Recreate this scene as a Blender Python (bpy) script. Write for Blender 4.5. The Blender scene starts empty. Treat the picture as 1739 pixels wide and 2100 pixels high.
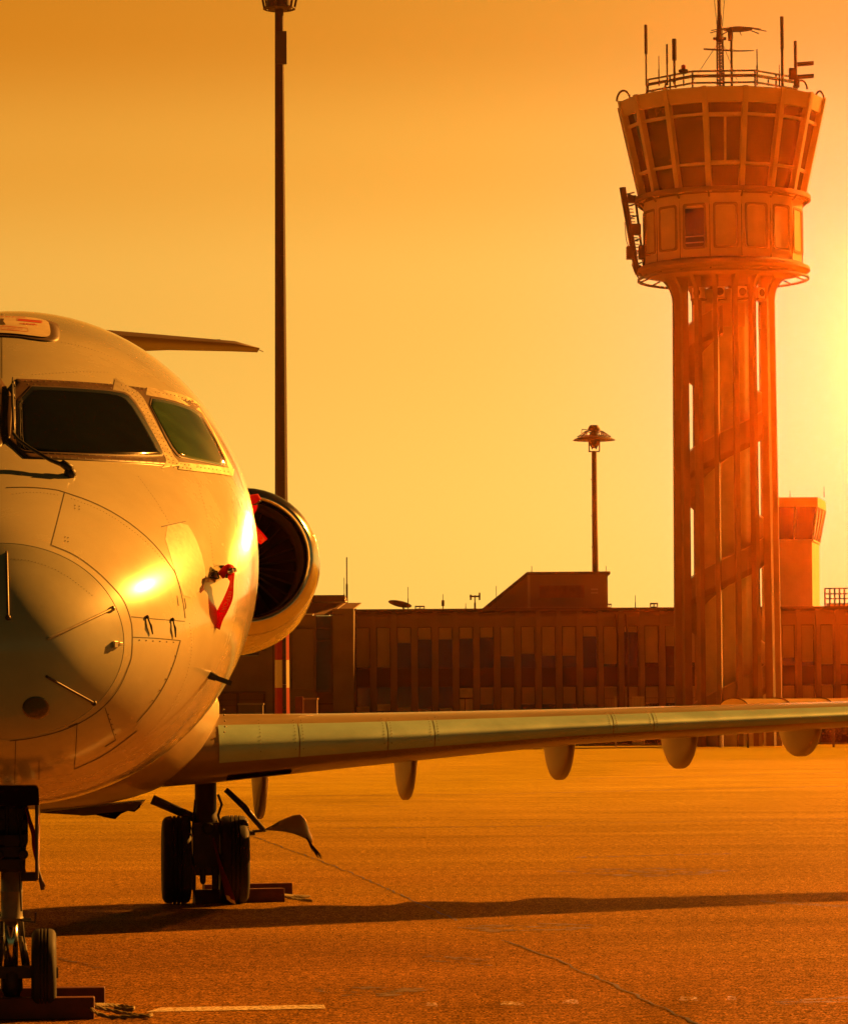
import bpy, bmesh, math, random
HAZE = True
HAZE_COL = (1, .36, .07); HAZE_D = .0003; HAZE_G = .985
HALO_CORE = 33000.0
from mathutils import Vector, Matrix
random.seed(7)
R = math.radians
scene = bpy.context.scene
COL = scene.collection
# ------------------------------------------------------------------ camera
F = 7400.0                      # focal length in pixels of a 1739 px wide picture
W, H = 1739.0, 2100.3
EYE = 1.52
PITCH, ROLL = R(3.308), R(0.38)
CAMROT = Matrix.Rotation(math.pi/2+PITCH, 3, 'X') @ Matrix.Rotation(-ROLL, 3, 'Z')
cd = bpy.data.cameras.new('camera'); cam = bpy.data.objects.new('camera', cd); COL.objects.link(cam)
cam.location = (0, 0, EYE); cam.rotation_euler = CAMROT.to_euler()
cd.sensor_fit = 'HORIZONTAL'; cd.sensor_width = 36; cd.lens = 36*F/W
cd.clip_start = .5; cd.clip_end = 6000
scene.camera = cam
scene.render.resolution_x = 847; scene.render.resolution_y = 1024
CAM = Vector((0, 0, EYE))
def ray(px, py):
    return (CAMROT @ Vector(((px-W/2)/F, -(py-H/2)/F, -1))).normalized()
def pt(px, py, Y):
    d = ray(px, py); return CAM + d*(Y/d.y)
def gp(px, py, z=0):
    d = ray(px, py); return CAM + d*((z-EYE)/d.z)
# ------------------------------------------------------------------ mesh builder
class MB:
    def __init__(s): s.v = []; s.f = []; s.m = []; s.mi = 0
    def add(s, vs, fs):
        b = len(s.v); s.v += [tuple(v) for v in vs]
        s.f += [tuple(i+b for i in f) for f in fs]; s.m += [s.mi]*len(fs)
    def box(s, a, b):
        x0, y0, z0 = a; x1, y1, z1 = b
        s.add([(x0,y0,z0),(x1,y0,z0),(x1,y1,z0),(x0,y1,z0),(x0,y0,z1),(x1,y0,z1),(x1,y1,z1),(x0,y1,z1)],
              [(0,3,2,1),(4,5,6,7),(0,1,5,4),(1,2,6,5),(2,3,7,6),(3,0,4,7)])
    def hexa(s, q0, q1):        # two quads
        s.add(list(q0)+list(q1), [(3,2,1,0),(4,5,6,7),(0,1,5,4),(1,2,6,5),(2,3,7,6),(3,0,4,7)])
    def obox(s, c, ex, ey, ez): # oriented box, half extents as vectors
        c = Vector(c)
        q = lambda k: [c-ex-ey+ez*k, c+ex-ey+ez*k, c+ex+ey+ez*k, c-ex+ey+ez*k]
        s.hexa(q(-1), q(1))
    def rings(s, rs, close=True, cap0=True, cap1=True):
        n = len(rs[0]); vs = [v for r in rs for v in r]; fs = []
        for i in range(len(rs)-1):
            for j in range(n if close else n-1):
                k = (j+1) % n
                fs.append((i*n+j, i*n+k, (i+1)*n+k, (i+1)*n+j))
        if close and cap0: fs.append(tuple(range(n))[::-1])
        if close and cap1: fs.append(tuple((len(rs)-1)*n+j for j in range(n)))
        s.add(vs, fs)
    def tube(s, pts, r, n=8, cap=True):
        pts = [Vector(p) for p in pts]; rs = r if isinstance(r, (list, tuple)) else [r]*len(pts)
        out = []; up = None
        for i, p in enumerate(pts):
            d = (pts[min(i+1, len(pts)-1)]-pts[max(i-1, 0)])
            d = d.normalized() if d.length > 1e-9 else Vector((0,0,1))
            if up is None:
                up = Vector((0,0,1)) if abs(d.z) < .9 else Vector((1,0,0))
            a = d.cross(up).normalized(); b = a.cross(d).normalized(); up = b
            out.append([p+(a*math.cos(t)+b*math.sin(t))*rs[i] for t in [2*math.pi*(j+.5)/n for j in range(n)]])
        s.rings(out, True, cap, cap)
    def lathe(s, c, ax, prof, n=32, cap=True):   # prof: (along, radius)
        c = Vector(c); ax = Vector(ax).normalized()
        u = ax.cross(Vector((0,0,1)) if abs(ax.z) < .9 else Vector((0,1,0))).normalized(); w = ax.cross(u)
        s.rings([[c+ax*t+(u*math.cos(a)+w*math.sin(a))*max(r, 1e-4) for a in [2*math.pi*(j+.5)/n for j in range(n)]] for t, r in prof], True, cap, cap)
    def sphere(s, c, r, n=12, sc=(1,1,1)):
        c = Vector(c); m = n//2
        s.rings([[c+Vector((r*sc[0]*math.sin(p)*math.cos(a), r*sc[1]*math.sin(p)*math.sin(a), r*sc[2]*math.cos(p))) for a in [2*math.pi*j/n for j in range(n)]] for p in [math.pi*(i+.02)/(m+.04) for i in range(m+1)]])
    def prism(s, poly, d):       # polygon (list of 3d) extruded by vector d
        n = len(poly); poly = [Vector(p) for p in poly]; d = Vector(d)
        s.add(poly+[p+d for p in poly], [tuple(range(n))[::-1], tuple(range(n, 2*n))]+[(i, (i+1)%n, n+(i+1)%n, n+i) for i in range(n)])
    def build(s, name, mat, parent=None, smooth=False, angle=None, bevel=0, mirror=False, fixn=True):
        me = bpy.data.meshes.new(name); me.from_pydata(s.v, [], s.f)
        mats = mat if isinstance(mat, (list, tuple)) else [mat]
        for m in mats: me.materials.append(m)
        for p, mi in zip(me.polygons, s.m): p.material_index = mi
        bm = bmesh.new(); bm.from_mesh(me)
        if fixn:
            if len(bm.faces) > 2: bmesh.ops.recalc_face_normals(bm, faces=bm.faces[:])
        if bevel:
            ed = [e for e in bm.edges if len(e.link_faces) == 2 and e.calc_face_angle(0) > .6]
            bmesh.ops.bevel(bm, geom=ed, offset=bevel, segments=2, affect='EDGES', profile=.5)
        bm.to_mesh(me); bm.free()
        if smooth or angle:
            me.polygons.foreach_set('use_smooth', [True]*len(me.polygons))
            if angle: me.set_sharp_from_angle(angle=R(angle))
        o = bpy.data.objects.new(name, me); COL.objects.link(o)
        if parent is not None: o.parent = parent
        if mirror:
            s2 = MB(); s2.v = [(-x, y, z) for x, y, z in s.v]; s2.f = s.f; s2.m = s.m
            s2.build(name, mat, mirror if mirror is not True else parent, smooth, angle, bevel)
        return o
def tag(o, label=None, cat=None, group=None, kind=None):
    if label: o['label'] = label
    if cat: o['category'] = cat
    if group: o['group'] = group
    if kind: o['kind'] = kind
    return o
def thing(name, label, cat, loc=(0,0,0), rz=0, group=None):
    o = bpy.data.objects.new(name, None); COL.objects.link(o)
    o.location = loc; o.rotation_euler = (0, 0, rz); o.empty_display_size = .3
    return tag(o, label, cat, group)
def structure(o): o['kind'] = 'structure'; return o
# ------------------------------------------------------------------ materials
def mat(name, col, rough=.5, metal=0, coat=0, spec=.5, noise=None, bump=None, emit=None, alpha=None, grime=None, coatr=.06, trans=0):
    m = bpy.data.materials.new(name); m.use_nodes = True; nt = m.node_tree; N = nt.nodes; L = nt.links
    b = N['Principled BSDF']
    b.inputs['Base Color'].default_value = (*col, 1); b.inputs['Roughness'].default_value = rough
    b.inputs['Metallic'].default_value = metal; b.inputs['Coat Weight'].default_value = coat
    b.inputs['Coat Roughness'].default_value = coatr
    b.inputs['Specular IOR Level'].default_value = spec
    if trans: b.inputs['Transmission Weight'].default_value = trans
    tc = N.new('ShaderNodeTexCoord')
    if noise:     # (scale, amount) colour breakup
        sc, am = noise
        n = N.new('ShaderNodeTexNoise'); n.inputs['Scale'].default_value = sc; n.inputs['Detail'].default_value = 6; n.inputs['Roughness'].default_value = .65
        L.new(tc.outputs['Object'], n.inputs['Vector'])
        r = N.new('ShaderNodeMapRange'); r.inputs[1].default_value = .3; r.inputs[2].default_value = .7
        r.inputs[3].default_value = 1-am; r.inputs[4].default_value = 1+am*.6
        L.new(n.outputs['Fac'], r.inputs[0])
        mx = N.new('ShaderNodeMix'); mx.data_type = 'RGBA'; mx.blend_type = 'MULTIPLY'; mx.inputs[0].default_value = 1
        mx.inputs[6].default_value = (*col, 1); L.new(r.outputs[0], mx.inputs[7]); L.new(mx.outputs[2], b.inputs['Base Color'])
        rr = N.new('ShaderNodeMapRange'); rr.inputs[3].default_value = max(.02, rough-.12); rr.inputs[4].default_value = min(1, rough+.12)
        L.new(n.outputs['Fac'], rr.inputs[0]); L.new(rr.outputs[0], b.inputs['Roughness'])
    if bump:      # (scale, strength, distance)
        n2 = N.new('ShaderNodeTexNoise'); n2.inputs['Scale'].default_value = bump[0]; n2.inputs['Detail'].default_value = 4
        L.new(tc.outputs['Object'], n2.inputs['Vector'])
        bp = N.new('ShaderNodeBump'); bp.inputs['Strength'].default_value = bump[1]; bp.inputs['Distance'].default_value = bump[2]
        L.new(n2.outputs['Fac'], bp.inputs['Height']); L.new(bp.outputs[0], b.inputs['Normal'])
    if emit:
        b.inputs['Emission Color'].default_value = (*emit[0], 1); b.inputs['Emission Strength'].default_value = emit[1]
    return m
# ------------------------------------------------------------------ light
SUN_AZ, SUN_EL = R(52), R(27)      # azimuth clockwise from the viewing direction
sv = Vector((math.cos(SUN_EL)*math.sin(SUN_AZ), math.cos(SUN_EL)*math.cos(SUN_AZ), math.sin(SUN_EL)))
sl = bpy.data.lights.new('sun', 'SUN'); sl.energy = 5.0; sl.angle = R(.5); sl.color = (1, .345, .036)
so = bpy.data.objects.new('sun', sl); COL.objects.link(so); so.rotation_euler = sv.to_track_quat('Z', 'Y').to_euler()
so.location = (30, -20, 60)
wd = bpy.data.worlds.new('World'); scene.world = wd; wd.use_nodes = True
nt = wd.node_tree; N = nt.nodes; L = nt.links
bg = N['Background']; bg.inputs['Strength'].default_value = .1
sky = N.new('ShaderNodeTexSky'); sky.sky_type = 'NISHITA'; sky.sun_disc = False
sky.sun_elevation = SUN_EL; sky.sun_rotation = SUN_AZ; sky.dust_density = 6; sky.air_density = 2
tc = N.new('ShaderNodeTexCoord')
def M(op, a, b=None, c=None):
    n = N.new('ShaderNodeMath'); n.operation = op
    for i, x in enumerate((a, b, c)):
        if x is None: continue
        if isinstance(x, (int, float)): n.inputs[i].default_value = x
        else: L.new(x, n.inputs[i])
    return n.outputs[0]
sp = N.new('ShaderNodeSeparateXYZ'); L.new(tc.outputs['Generated'], sp.inputs[0])
def ramp(fac, stops, interp='EASE'):
    r = N.new('ShaderNodeValToRGB'); r.color_ramp.interpolation = interp
    e = r.color_ramp.elements
    while len(e) < len(stops): e.new(.5)
    for i, (p, c) in enumerate(stops): e[i].position = p
    for i, (p, c) in enumerate(stops): e[i].color = (*c, 1)
    L.new(fac, r.inputs[0]); return r.outputs[0]
def mixc(kind, fac, a, b):
    n = N.new('ShaderNodeMix'); n.data_type = 'RGBA'; n.blend_type = kind; n.clamp_result = False
    for i, x in ((0, fac), (6, a), (7, b)):
        if isinstance(x, (int, float)): n.inputs[i].default_value = x
        elif isinstance(x, tuple): n.inputs[i].default_value = (*x, 1)
        else: L.new(x, n.inputs[i])
    return n.outputs[2]
elev = M('MULTIPLY', sp.outputs[2], 2.0)             # 2 sin(elevation): 10 degrees = .347
band = ramp(elev, [(0, (.060, .0350, .0060)), (.10, (.060, .0345, .0058)), (.24, (.056, .0290, .0044)), (.31, (.052, .0228, .0024)),
                   (.38, (.043, .0148, .0007)), (.48, (.022, .0078, .0005)), (.72, (.0035, .0018, .0003)), (1.0, (.0004, .0003, .0001))])
back = ramp(elev, [(0, (.0034, .0036, .0010)), (.45, (.0042, .0052, .0018)), (.7, (.0008, .0008, .0003)), (1, (.0004, .0003, .0001))])
hd = ray(1880, 720)                                   # the brightest part of the hazy sky, right of the picture
dp = N.new('ShaderNodeVectorMath'); dp.operation = 'DOT_PRODUCT'; L.new(tc.outputs['Generated'], dp.inputs[0]); dp.inputs[1].default_value = hd
def lobe(sig, amp):
    return M('MULTIPLY', M('EXPONENT', M('MULTIPLY', M('SUBTRACT', dp.outputs['Value'], 1.0), 1/(R(sig)**2))), amp)
fr = N.new('ShaderNodeMapRange'); fr.interpolation_type = 'SMOOTHSTEP'; L.new(sp.outputs[1], fr.inputs[0])
fr.inputs[1].default_value = -.2; fr.inputs[2].default_value = .95
basec = mixc('MIX', fr.outputs[0], back, band)
lat = N.new('ShaderNodeMapRange'); L.new(sp.outputs[0], lat.inputs[0]); lat.inputs[1].default_value = -.13; lat.inputs[2].default_value = .13
lat.inputs[3].default_value = .87; lat.inputs[4].default_value = .96
basec = mixc('MULTIPLY', 1.0, basec, lat.outputs[0])
halo = lobe(2.6, .018)
wide = lobe(7.0, .018)
tot = mixc('ADD', 1.0, basec, mixc('MULTIPLY', 1.0, (.60, .04, .80), halo))
tot = mixc('ADD', 1.0, tot, mixc('MULTIPLY', 1.0, (.70, .52, .13), wide))
tot = mixc('MULTIPLY', 1.0, tot, (76., 76., 76.))
fin = mixc('ADD', 1.0, tot, mixc('MULTIPLY', 1.0, sky.outputs[0], (.0012, .0006, .0001)))
hd = ray(2015, 730)
dp = N.new('ShaderNodeVectorMath'); dp.operation = 'DOT_PRODUCT'; L.new(tc.outputs['Generated'], dp.inputs[0]); dp.inputs[1].default_value = hd
core = lobe(.35, HALO_CORE)  # unseen bright spot added to the sky to light the haze
fin = mixc('ADD', 1.0, fin, mixc('MULTIPLY', 1.0, (1.0, .20, .015), core))
L.new(fin, bg.inputs['Color'])
vs = scene.view_settings; vs.view_transform = 'Standard'; vs.look = 'None'; vs.gamma = 1; vs.exposure = 1.2
scene.render.engine = 'CYCLES'
wd.cycles.sampling_method = 'MANUAL'; wd.cycles.sample_map_resolution = 4096
# ------------------------------------------------------------------ the airliner
PSI = R(5.6)
G0 = pt(24, 1480, 18.75); G0.z = 0
RZ = Matrix.Rotation(PSI, 3, 'Z'); RZI = RZ.inverted()
def w2l(p): return RZI @ (Vector(p)-G0)
def l2w(p): return RZ @ Vector(p)+G0
def lp(px, py, ly):       # plane-local point on the pixel's ray at local y = ly
    o = w2l(CAM); d = RZI @ ray(px, py)
    return o+d*((ly-o.y)/d.y)
NOSE = -3.2
TAB = [ # s, top, bottom, half width, height of widest point
 (0, 1.83, 1.83, .0, 1.83), (.02, 1.94, 1.72, .125, 1.832), (.1, 2.075, 1.60, .280, 1.838), (.25, 2.225, 1.49, .445, 1.855), (.36, 2.315, 1.445, .54, 1.87), (.5, 2.405, 1.395, .640, 1.895),
 (.75, 2.535, 1.325, .78, 1.94), (1.0, 2.655, 1.27, .885, 1.99), (1.5, 2.88, 1.185, 1.04, 2.07), (2.0, 3.11, 1.135, 1.145, 2.15), (2.6, 3.375, 1.105, 1.23, 2.25),
 (3.2, 3.60, 1.095, 1.285, 2.34), (4.2, 3.785, 1.09, 1.325, 2.41), (5.2, 3.82, 1.09, 1.335, 2.44), (8, 3.82, 1.09, 1.335, 2.44), (16.5, 3.82, 1.09, 1.335, 2.44),
 (18.5, 3.82, 1.30, 1.27, 2.53), (21, 3.76, 1.85, 1.0, 2.78), (24, 3.62, 2.60, .55, 3.10), (26, 3.5, 3.05, .16, 3.28)]
def tab(s):
    s = max(0, min(s, TAB[-1][0]))
    for i in range(len(TAB)-1):
        if TAB[i+1][0] >= s: break
    a, b = TAB[i], TAB[i+1]
    ta, tb, t = math.sqrt(a[0]), math.sqrt(b[0]), math.sqrt(s)
    u = (t-ta)/(tb-ta)
    def slope(j, k):
        if j == 0: A, B = TAB[0], TAB[1]
        elif j == len(TAB)-1: A, B = TAB[-2], TAB[-1]
        else: A, B = TAB[j-1], TAB[j+1]
        return (B[k]-A[k])/(math.sqrt(B[0])-math.sqrt(A[0]))
    out = []
    for k in range(1, 5):
        m0, m1 = slope(i, k)*(tb-ta), slope(i+1, k)*(tb-ta)
        out.append((2*u**3-3*u*u+1)*a[k]+(u**3-2*u*u+u)*m0+(-2*u**3+3*u*u)*b[k]+(u**3-u*u)*m1)
    return out
LUT = [tab(i*.01) for i in range(2601)]
def lut(s):
    x = max(0, min(s*100, 2599.999)); i = int(x); u = x-i; a, b = LUT[i], LUT[i+1]
    return [a[k]*(1-u)+b[k]*u for k in range(4)]
def Fin(p):       # <1 inside
    s = p.y-NOSE
    if s <= 0: return 9
    t, b, w, zc = lut(s)
    h = (t-zc) if p.z > zc else (zc-b)
    return (p.x/max(w, 1e-4))**2+((p.z-zc)/max(h, 1e-4))**2
def nrm(p):
    e = .004; s = 1e-3
    g = Vector([Fin(p+Vector(d)*e)-Fin(p-Vector(d)*e) for d in ((1,0,0),(0,1,0),(0,0,1))])
    return g.normalized()
OL = w2l(CAM)
_c = {}
def cast(px, py, eps=0.0):
    k = (round(px, 2), round(py, 2))
    if k not in _c:
        d = RZI @ ray(px, py); t = (NOSE-.05-OL.y)/d.y; st = .06
        hit = None
        for i in range(150):
            p = OL+d*t
            if Fin(p) < 1: hit = t; break
            t += st
        if hit is None: # graze: nearest approach
            best = min(((Fin(OL+d*((NOSE+3+i*.1-OL.y)/d.y)), NOSE+3+i*.1) for i in range(60)))
            p = OL+d*((best[1]-OL.y)/d.y)
            q = Vector((0, p.y, lut(p.y-NOSE)[3])); p = q+(p-q)/math.sqrt(best[0])
        else:
            a, b = hit-st, hit
            for i in range(18):
                m = (a+b)/2
                if Fin(OL+d*m) < 1: b = m
                else: a = m
            p = OL+d*b
        _c[k] = (p, nrm(p))
    p, n = _c[k]
    return p+n*eps
def sect(s, n=96, off=0.0):
    t, b, w, zc = lut(s); o = []
    for i in range(n):
        a = 2*math.pi*(i+.5)/n; c, z = math.cos(a), math.sin(a)
        o.append(Vector(((w+off)*c, NOSE+s, zc+z*((t-zc if z > 0 else zc-b)+off))))
    return o
# materials
m_paint = mat('white_paint', (.66, .61, .42), .26, coat=1, noise=(1.6, .10), bump=(1.3, .10, .02), coatr=.10)
m_radome = mat('radome_paint', (.54, .53, .38), .32, coat=.8, noise=(2.5, .14), bump=(2.0, .06, .02), coatr=.13)
m_tail = mat('tail_grey_paint', (.13, .085, .05), .4, noise=(2, .15))
m_fair = mat('fairing_paint', (.40, .31, .16), .42, coat=.2, noise=(2.2, .12))
m_belly = mat('grey_paint', (.25, .19, .10), .38, coat=.3, noise=(2.2, .15))  # grey darkened so the colour carries the shade under the wing
m_metal = mat('bare_metal', (.32, .50, .50), .44, metal=.25, noise=(3, .12), bump=(60, .05, .002))  # blue-green sky reflection put into the metal's base colour
m_chrome = mat('polished_metal', (.80, .78, .72), .16, metal=1, noise=(4, .08))
m_dark = mat('dark_paint', (.10, .065, .045), .45, noise=(8, .2))
m_frame = mat('window_frame_paint', (.10, .055, .03), .42, noise=(9, .25))
m_strip = mat('bare_frame_metal', (.66, .58, .42), .36, metal=.5, noise=(14, .2))
m_seam = mat('seam_gap', (.06, .045, .03), .7)  # dark colour of the panel joints and flap gaps
m_rivet = mat('rivet_steel', (.07, .05, .035), .5, metal=.4)
m_sglass = mat('green_reflection_glass', (.06, .12, .04), .07, spec=.7, coat=1, noise=(3, .5))  # green sky reflection put into the side pane's base colour
m_glass = mat('tinted_glass', (.008, .010, .006), .06, spec=.7, coat=1, noise=(4, .3))
m_black = mat('black_rubber', (.016, .015, .014), .72, noise=(20, .3), bump=(90, .15, .003))
m_gear = mat('gear_grey_paint', (.20, .18, .13), .42, noise=(12, .3))
m_geard = mat('gear_dark_steel', (.05, .045, .04), .5, metal=.3, noise=(10, .3))
m_red = mat('red_fabric', (.52, .012, .010), .75, noise=(30, .25))
_n = m_red.node_tree.nodes; _tr = _n.new('ShaderNodeBsdfTranslucent'); _tr.inputs[0].default_value = (.75, .02, .01, 1); _mx = _n.new('ShaderNodeMixShader'); _mx.inputs[0].default_value = .5
m_red.node_tree.links.new(_n['Principled BSDF'].outputs[0], _mx.inputs[1]); m_red.node_tree.links.new(_tr.outputs[0], _mx.inputs[2]); m_red.node_tree.links.new(_mx.outputs[0], _n['Material Output'].inputs['Surface'])
m_redd = mat('letter_print', (.75, .28, .16), .7)
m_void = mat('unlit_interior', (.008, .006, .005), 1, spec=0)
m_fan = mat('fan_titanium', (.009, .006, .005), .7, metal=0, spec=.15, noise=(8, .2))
m_dirty = mat('dull_repair_paint', (.60, .52, .36), .36, coat=.3, noise=(40, .12))
m_wear = mat('white_lettering', (.75, .7, .6), .5)

plane = thing('airliner', 'white twin engined regional jet with rear engines parked nose on, filling the left edge', 'airplane', G0, PSI)
# fuselage: radome and body are cut at the radome joint
s_r = .36
b = MB(); b.rings([sect(s) for s in [.0006, .003, .008, .016, .03, .05, .075, .105, .14, .18, .225, .275, .32, s_r-.002]], True, True, False)
radome = b.build('radome', m_radome, plane, smooth=True)
ss = [s_r+.002]; s = s_r
while s < 26: s += .05 if s < 1 else (.09 if s < 5.5 else (.5 if s < 20 else .4)); ss.append(min(s, 26))
b = MB(); b.rings([sect(s) for s in ss], True, True, True)
body = b.build('fuselage', m_paint, plane, angle=50)
b = MB(); b.rings([sect(s_r-.0035, off=-.004), sect(s_r+.0035, off=-.004)], True, False, False); b.build('joint_gap', m_seam, radome, smooth=True)

def dens(pts, step=6, closed=False):
    out = []; n = len(pts); rng = range(n if closed else n-1)
    for i in rng:
        a, c = pts[i], pts[(i+1) % n]; k = max(1, int(math.hypot(c[0]-a[0], c[1]-a[1])/step))
        for j in range(k): out.append((a[0]+(c[0]-a[0])*j/k, a[1]+(c[1]-a[1])*j/k))
    if not closed: out.append(pts[-1])
    return out
def smoothp(pts, closed=False, it=2):
    for _ in range(it):
        o = []; n = len(pts)
        if not closed: o.append(pts[0])
        for i in range(n if closed else n-1):
            a, c = pts[i], pts[(i+1) % n]
            o.append((a[0]*.75+c[0]*.25, a[1]*.75+c[1]*.25)); o.append((a[0]*.25+c[0]*.75, a[1]*.25+c[1]*.75))
        if not closed: o.append(pts[-1])
        pts = o
    return pts
def ribbon(mb, pts, w, eps, step=6, th=0.0):
    ps = dens(pts, step); L_, R_ = [], []
    for i, p in enumerate(ps):
        a = ps[max(0, i-1)]; c = ps[min(len(ps)-1, i+1)]; dx, dy = c[0]-a[0], c[1]-a[1]; l = math.hypot(dx, dy) or 1
        ww = (w if not callable(w) else w(i/(len(ps)-1)))/2
        nx, ny = -dy/l*ww, dx/l*ww
        L_.append(cast(p[0]+nx, p[1]+ny, eps)); R_.append(cast(p[0]-nx, p[1]-ny, eps))
    rs = [[l, r] for l, r in zip(L_, R_)]
    if th:
        rs = [[l, r, cast(0,0)] for l, r in rs]
    mb.rings(rs, False)
def patch(mb, poly, eps, c=None, nr=9, step=5, inner=0.0, lip=True):
    ps = dens(poly, step, True)
    if c is None: c = (sum(p[0] for p in ps)/len(ps), sum(p[1] for p in ps)/len(ps))
    rs = []
    for k in range(nr+1):
        t = inner+(1-inner)*k/nr; t = max(t, .004)
        rs.append([cast(c[0]+(p[0]-c[0])*t, c[1]+(p[1]-c[1])*t, eps) for p in ps])
    if lip: rs.append([cast(p[0], p[1], -.004) for p in ps])   # edge turned down into the skin
    mb.rings(rs, True, inner == 0, False)
# window surround
FR = smoothp([(3, 776), (127, 781), (227, 788), (308, 797.6), (361.6, 807), (398, 822), (412, 838), (441, 893), (466, 940), (480, 966), (476, 972), (440, 968), (400, 963), (335, 953.4), (192, 945), (3, 939)], True, 1)
b = MB(); patch(b, FR, .003, c=(240, 868), nr=14)
frame = b.build('windshield_frame', m_frame, plane, smooth=True, mirror=True)
def rivets(mb, line, gap, r=1.3, eps=.005, rows=((0, 0),)):
    ps = dens(line, .5); acc = 0
    tot = 0; last = ps[0]
    for p in ps[1:]:
        tot += math.hypot(p[0]-last[0], p[1]-last[1]); last = p
        if tot >= gap:
            tot = 0
            for ox, oy in rows:
                q = (p[0]+ox, p[1]+oy); ce = cast(q[0], q[1], eps+.0015)
                rim = [cast(q[0]+r*math.cos(a), q[1]+r*math.sin(a), eps-.001) for a in [k*math.pi/3 for k in range(6)]]
                mb.add([ce]+rim, [(0, i+1, (i+1) % 6+1) for i in range(6)])
b = MB()
rivets(b, [(40, 785), (127, 787), (225, 793)], 13, rows=((0, -3), (5, 4)))
rivets(b, [(70, 935), (192, 939), (325, 948)], 14, rows=((0, -4), (6, 3)))
b.build('frame_rivet_row', m_rivet, frame)
# pale riveted strips: centre post between the panes and the band round the side pane
b = MB()
ribbon(b, smoothp([(232, 796), (262, 802), (284, 816), (300, 850), (340, 925), (350, 945), (352, 958)], False, 2), lambda t: 17 if .12 < t < .86 else 17+26*(1-min(t/.12, (1-t)/.14)), .005, 4)
ribbon(b, smoothp([(300, 803), (345, 811), (385, 823), (404, 838)], False, 2), 17, .0045, 4)
ribbon(b, smoothp([(366, 956), (410, 961), (450, 965), (478, 970)], False, 2), 15, .0045, 4)
ribbon(b, smoothp([(404, 838), (425, 870), (450, 918), (473, 962)], False, 1), 7, .0045, 4)
post = b.build('window_post', m_strip, plane, smooth=True, mirror=True); post['label'] = 'pale metal strip with rivets between the cockpit panes'
b = MB()
rivets(b, [(262, 800), (284, 816), (300, 850), (340, 925), (352, 950)], 8.5, rows=((-5, 0), (5, 2)), eps=.0065)
rivets(b, [(240, 790), (302, 800)], 9, rows=((0, 0), (4, 9)), eps=.0065)
rivets(b, [(338, 953), (392, 960)], 8, rows=((0, -4), (4, 3)), eps=.0065)
rivets(b, [(310, 804), (362, 813), (398, 826)], 8, eps=.006)
rivets(b, [(395, 958), (440, 964), (474, 970)], 8, eps=.006)
b.build('post_rivet_row', m_rivet, post)
P1 = smoothp([(38, 794), (150, 798.5), (247, 806), (268, 818), (302, 872), (333, 929), (329, 935), (200, 932.5), (56, 927.5), (39, 919)], True, 1)
P2 = smoothp([(300, 818), (346, 824), (405, 844), (422, 872), (446, 913), (466, 959), (423, 949), (378, 940), (360, 930), (332, 880)], True, 1)
gaskets = MB()
for nm, P_, c in (('windshield_pane', P1, (175, 867)), ('side_window_pane', P2, (375, 885))):
    b = MB(); patch(b, P_, .0075, c=c, nr=9, step=5)
    w = b.build(nm, m_sglass if nm[0] == 's' else m_glass, plane, smooth=True, mirror=True)
    b = MB(); big = [(c[0]+(p[0]-c[0])*1.0+(3.2 if p[0] > c[0] else -3.2), c[1]+(p[1]-c[1])*1.0+(3 if p[1] > c[1] else -3)) for p in P_]
    patch(b, big, .0062, c=c, nr=5, step=5, inner=.88)
    b.build('gasket', m_dark, w, smooth=True, mirror=True)
# wiper
b = MB()
wp = lambda x, y, e: cast(x, y, e)
b.tube([wp(26, 786, .03), wp(25, 820, .045), wp(27, 880, .05), wp(28, 908, .04)], [.004, .008, .008, .007], 6)
b.tube([wp(29, 788, .015), wp(30, 850, .018), wp(30, 905, .015)], .005, 6)
for y in (800, 825, 850, 880): b.tube([wp(26, y, .045), wp(30, y, .018)], .006, 5)
b.tube([wp(28, 900, .04), wp(27, 914, .06), wp(36, 928, .065), wp(60, 944, .06), (wp(100, 962, .045)), wp(128, 970, .04)], [.007, .008, .008, .008, .009, .013], 8)
b.tube([wp(122, 967, .045), wp(143, 975, .03)], [.018, .022], 8); b.sphere(wp(143, 975, .01), .03, 10)
b.build('windshield_wiper', m_geard, plane, smooth=True)
# panel joints
b = MB(); jt = 1.3
for ln in ([(13, 1000), (60, 999), (112, 1003.6), (131, 1009), (192, 1030), (250, 1061), (296, 1096), (327, 1128), (350, 1161), (361, 1176), (375, 1230), (380, 1268)],
           [(133, 1009), (120, 1060), (105, 1118)], [(105, 1118), (154, 1137.6), (200, 1172), (231, 1203), (254, 1230), (267, 1264.5), (272, 1291), (271, 1345), (265, 1364.5), (246, 1411), (213.5, 1451), (170, 1481), (120, 1502), (60, 1516), (20, 1520)],
           [(269, 1265), (320, 1270), (379, 1274.5)], [(272, 1307), (320, 1309), (370, 1314)], [(370, 1314), (356, 1364.5), (335, 1411), (308, 1451), (280, 1482)],
           [(215, 1451), (237, 1518.5)], [(237, 1518.5), (215, 1532)], [(158, 1484), (156, 1530), (152, 1578)], [(158, 1484), (140, 1491)], [(152, 1578), (215, 1550), (280, 1500)],
           [(4, 642), (4, 776)], [(331, 1080), (381, 1069)], [(363, 1222), (366, 1243)], [(378, 1227), (382, 1247), (379, 1249)],
           [(80, 1600), (80, 1560)], [(32, 1520), (30, 1608)]):
    ribbon(b, smoothp(ln, False, 2) if len(ln) > 2 else ln, jt, .0012, 6)
seams = b.build('panel_joint', m_seam, plane, smooth=True)
b = MB()
ribbon(b, smoothp([(331, 1081), (355, 1076), (381, 1070)], False, 1), 1, .001)
for ln, g in (([(272, 1312), (368, 1318)], 14), ([(368, 1320), (352, 1370), (328, 1415), (300, 1455)], 26), ([(219, 1455), (240, 1516)], 11)): rivets(b, ln, g, 1.5, .002)
rivets(b, [(145, 1035), (170, 1040)], 9, 1.2, .002, rows=((0, 0), (0, 6)))
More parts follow.
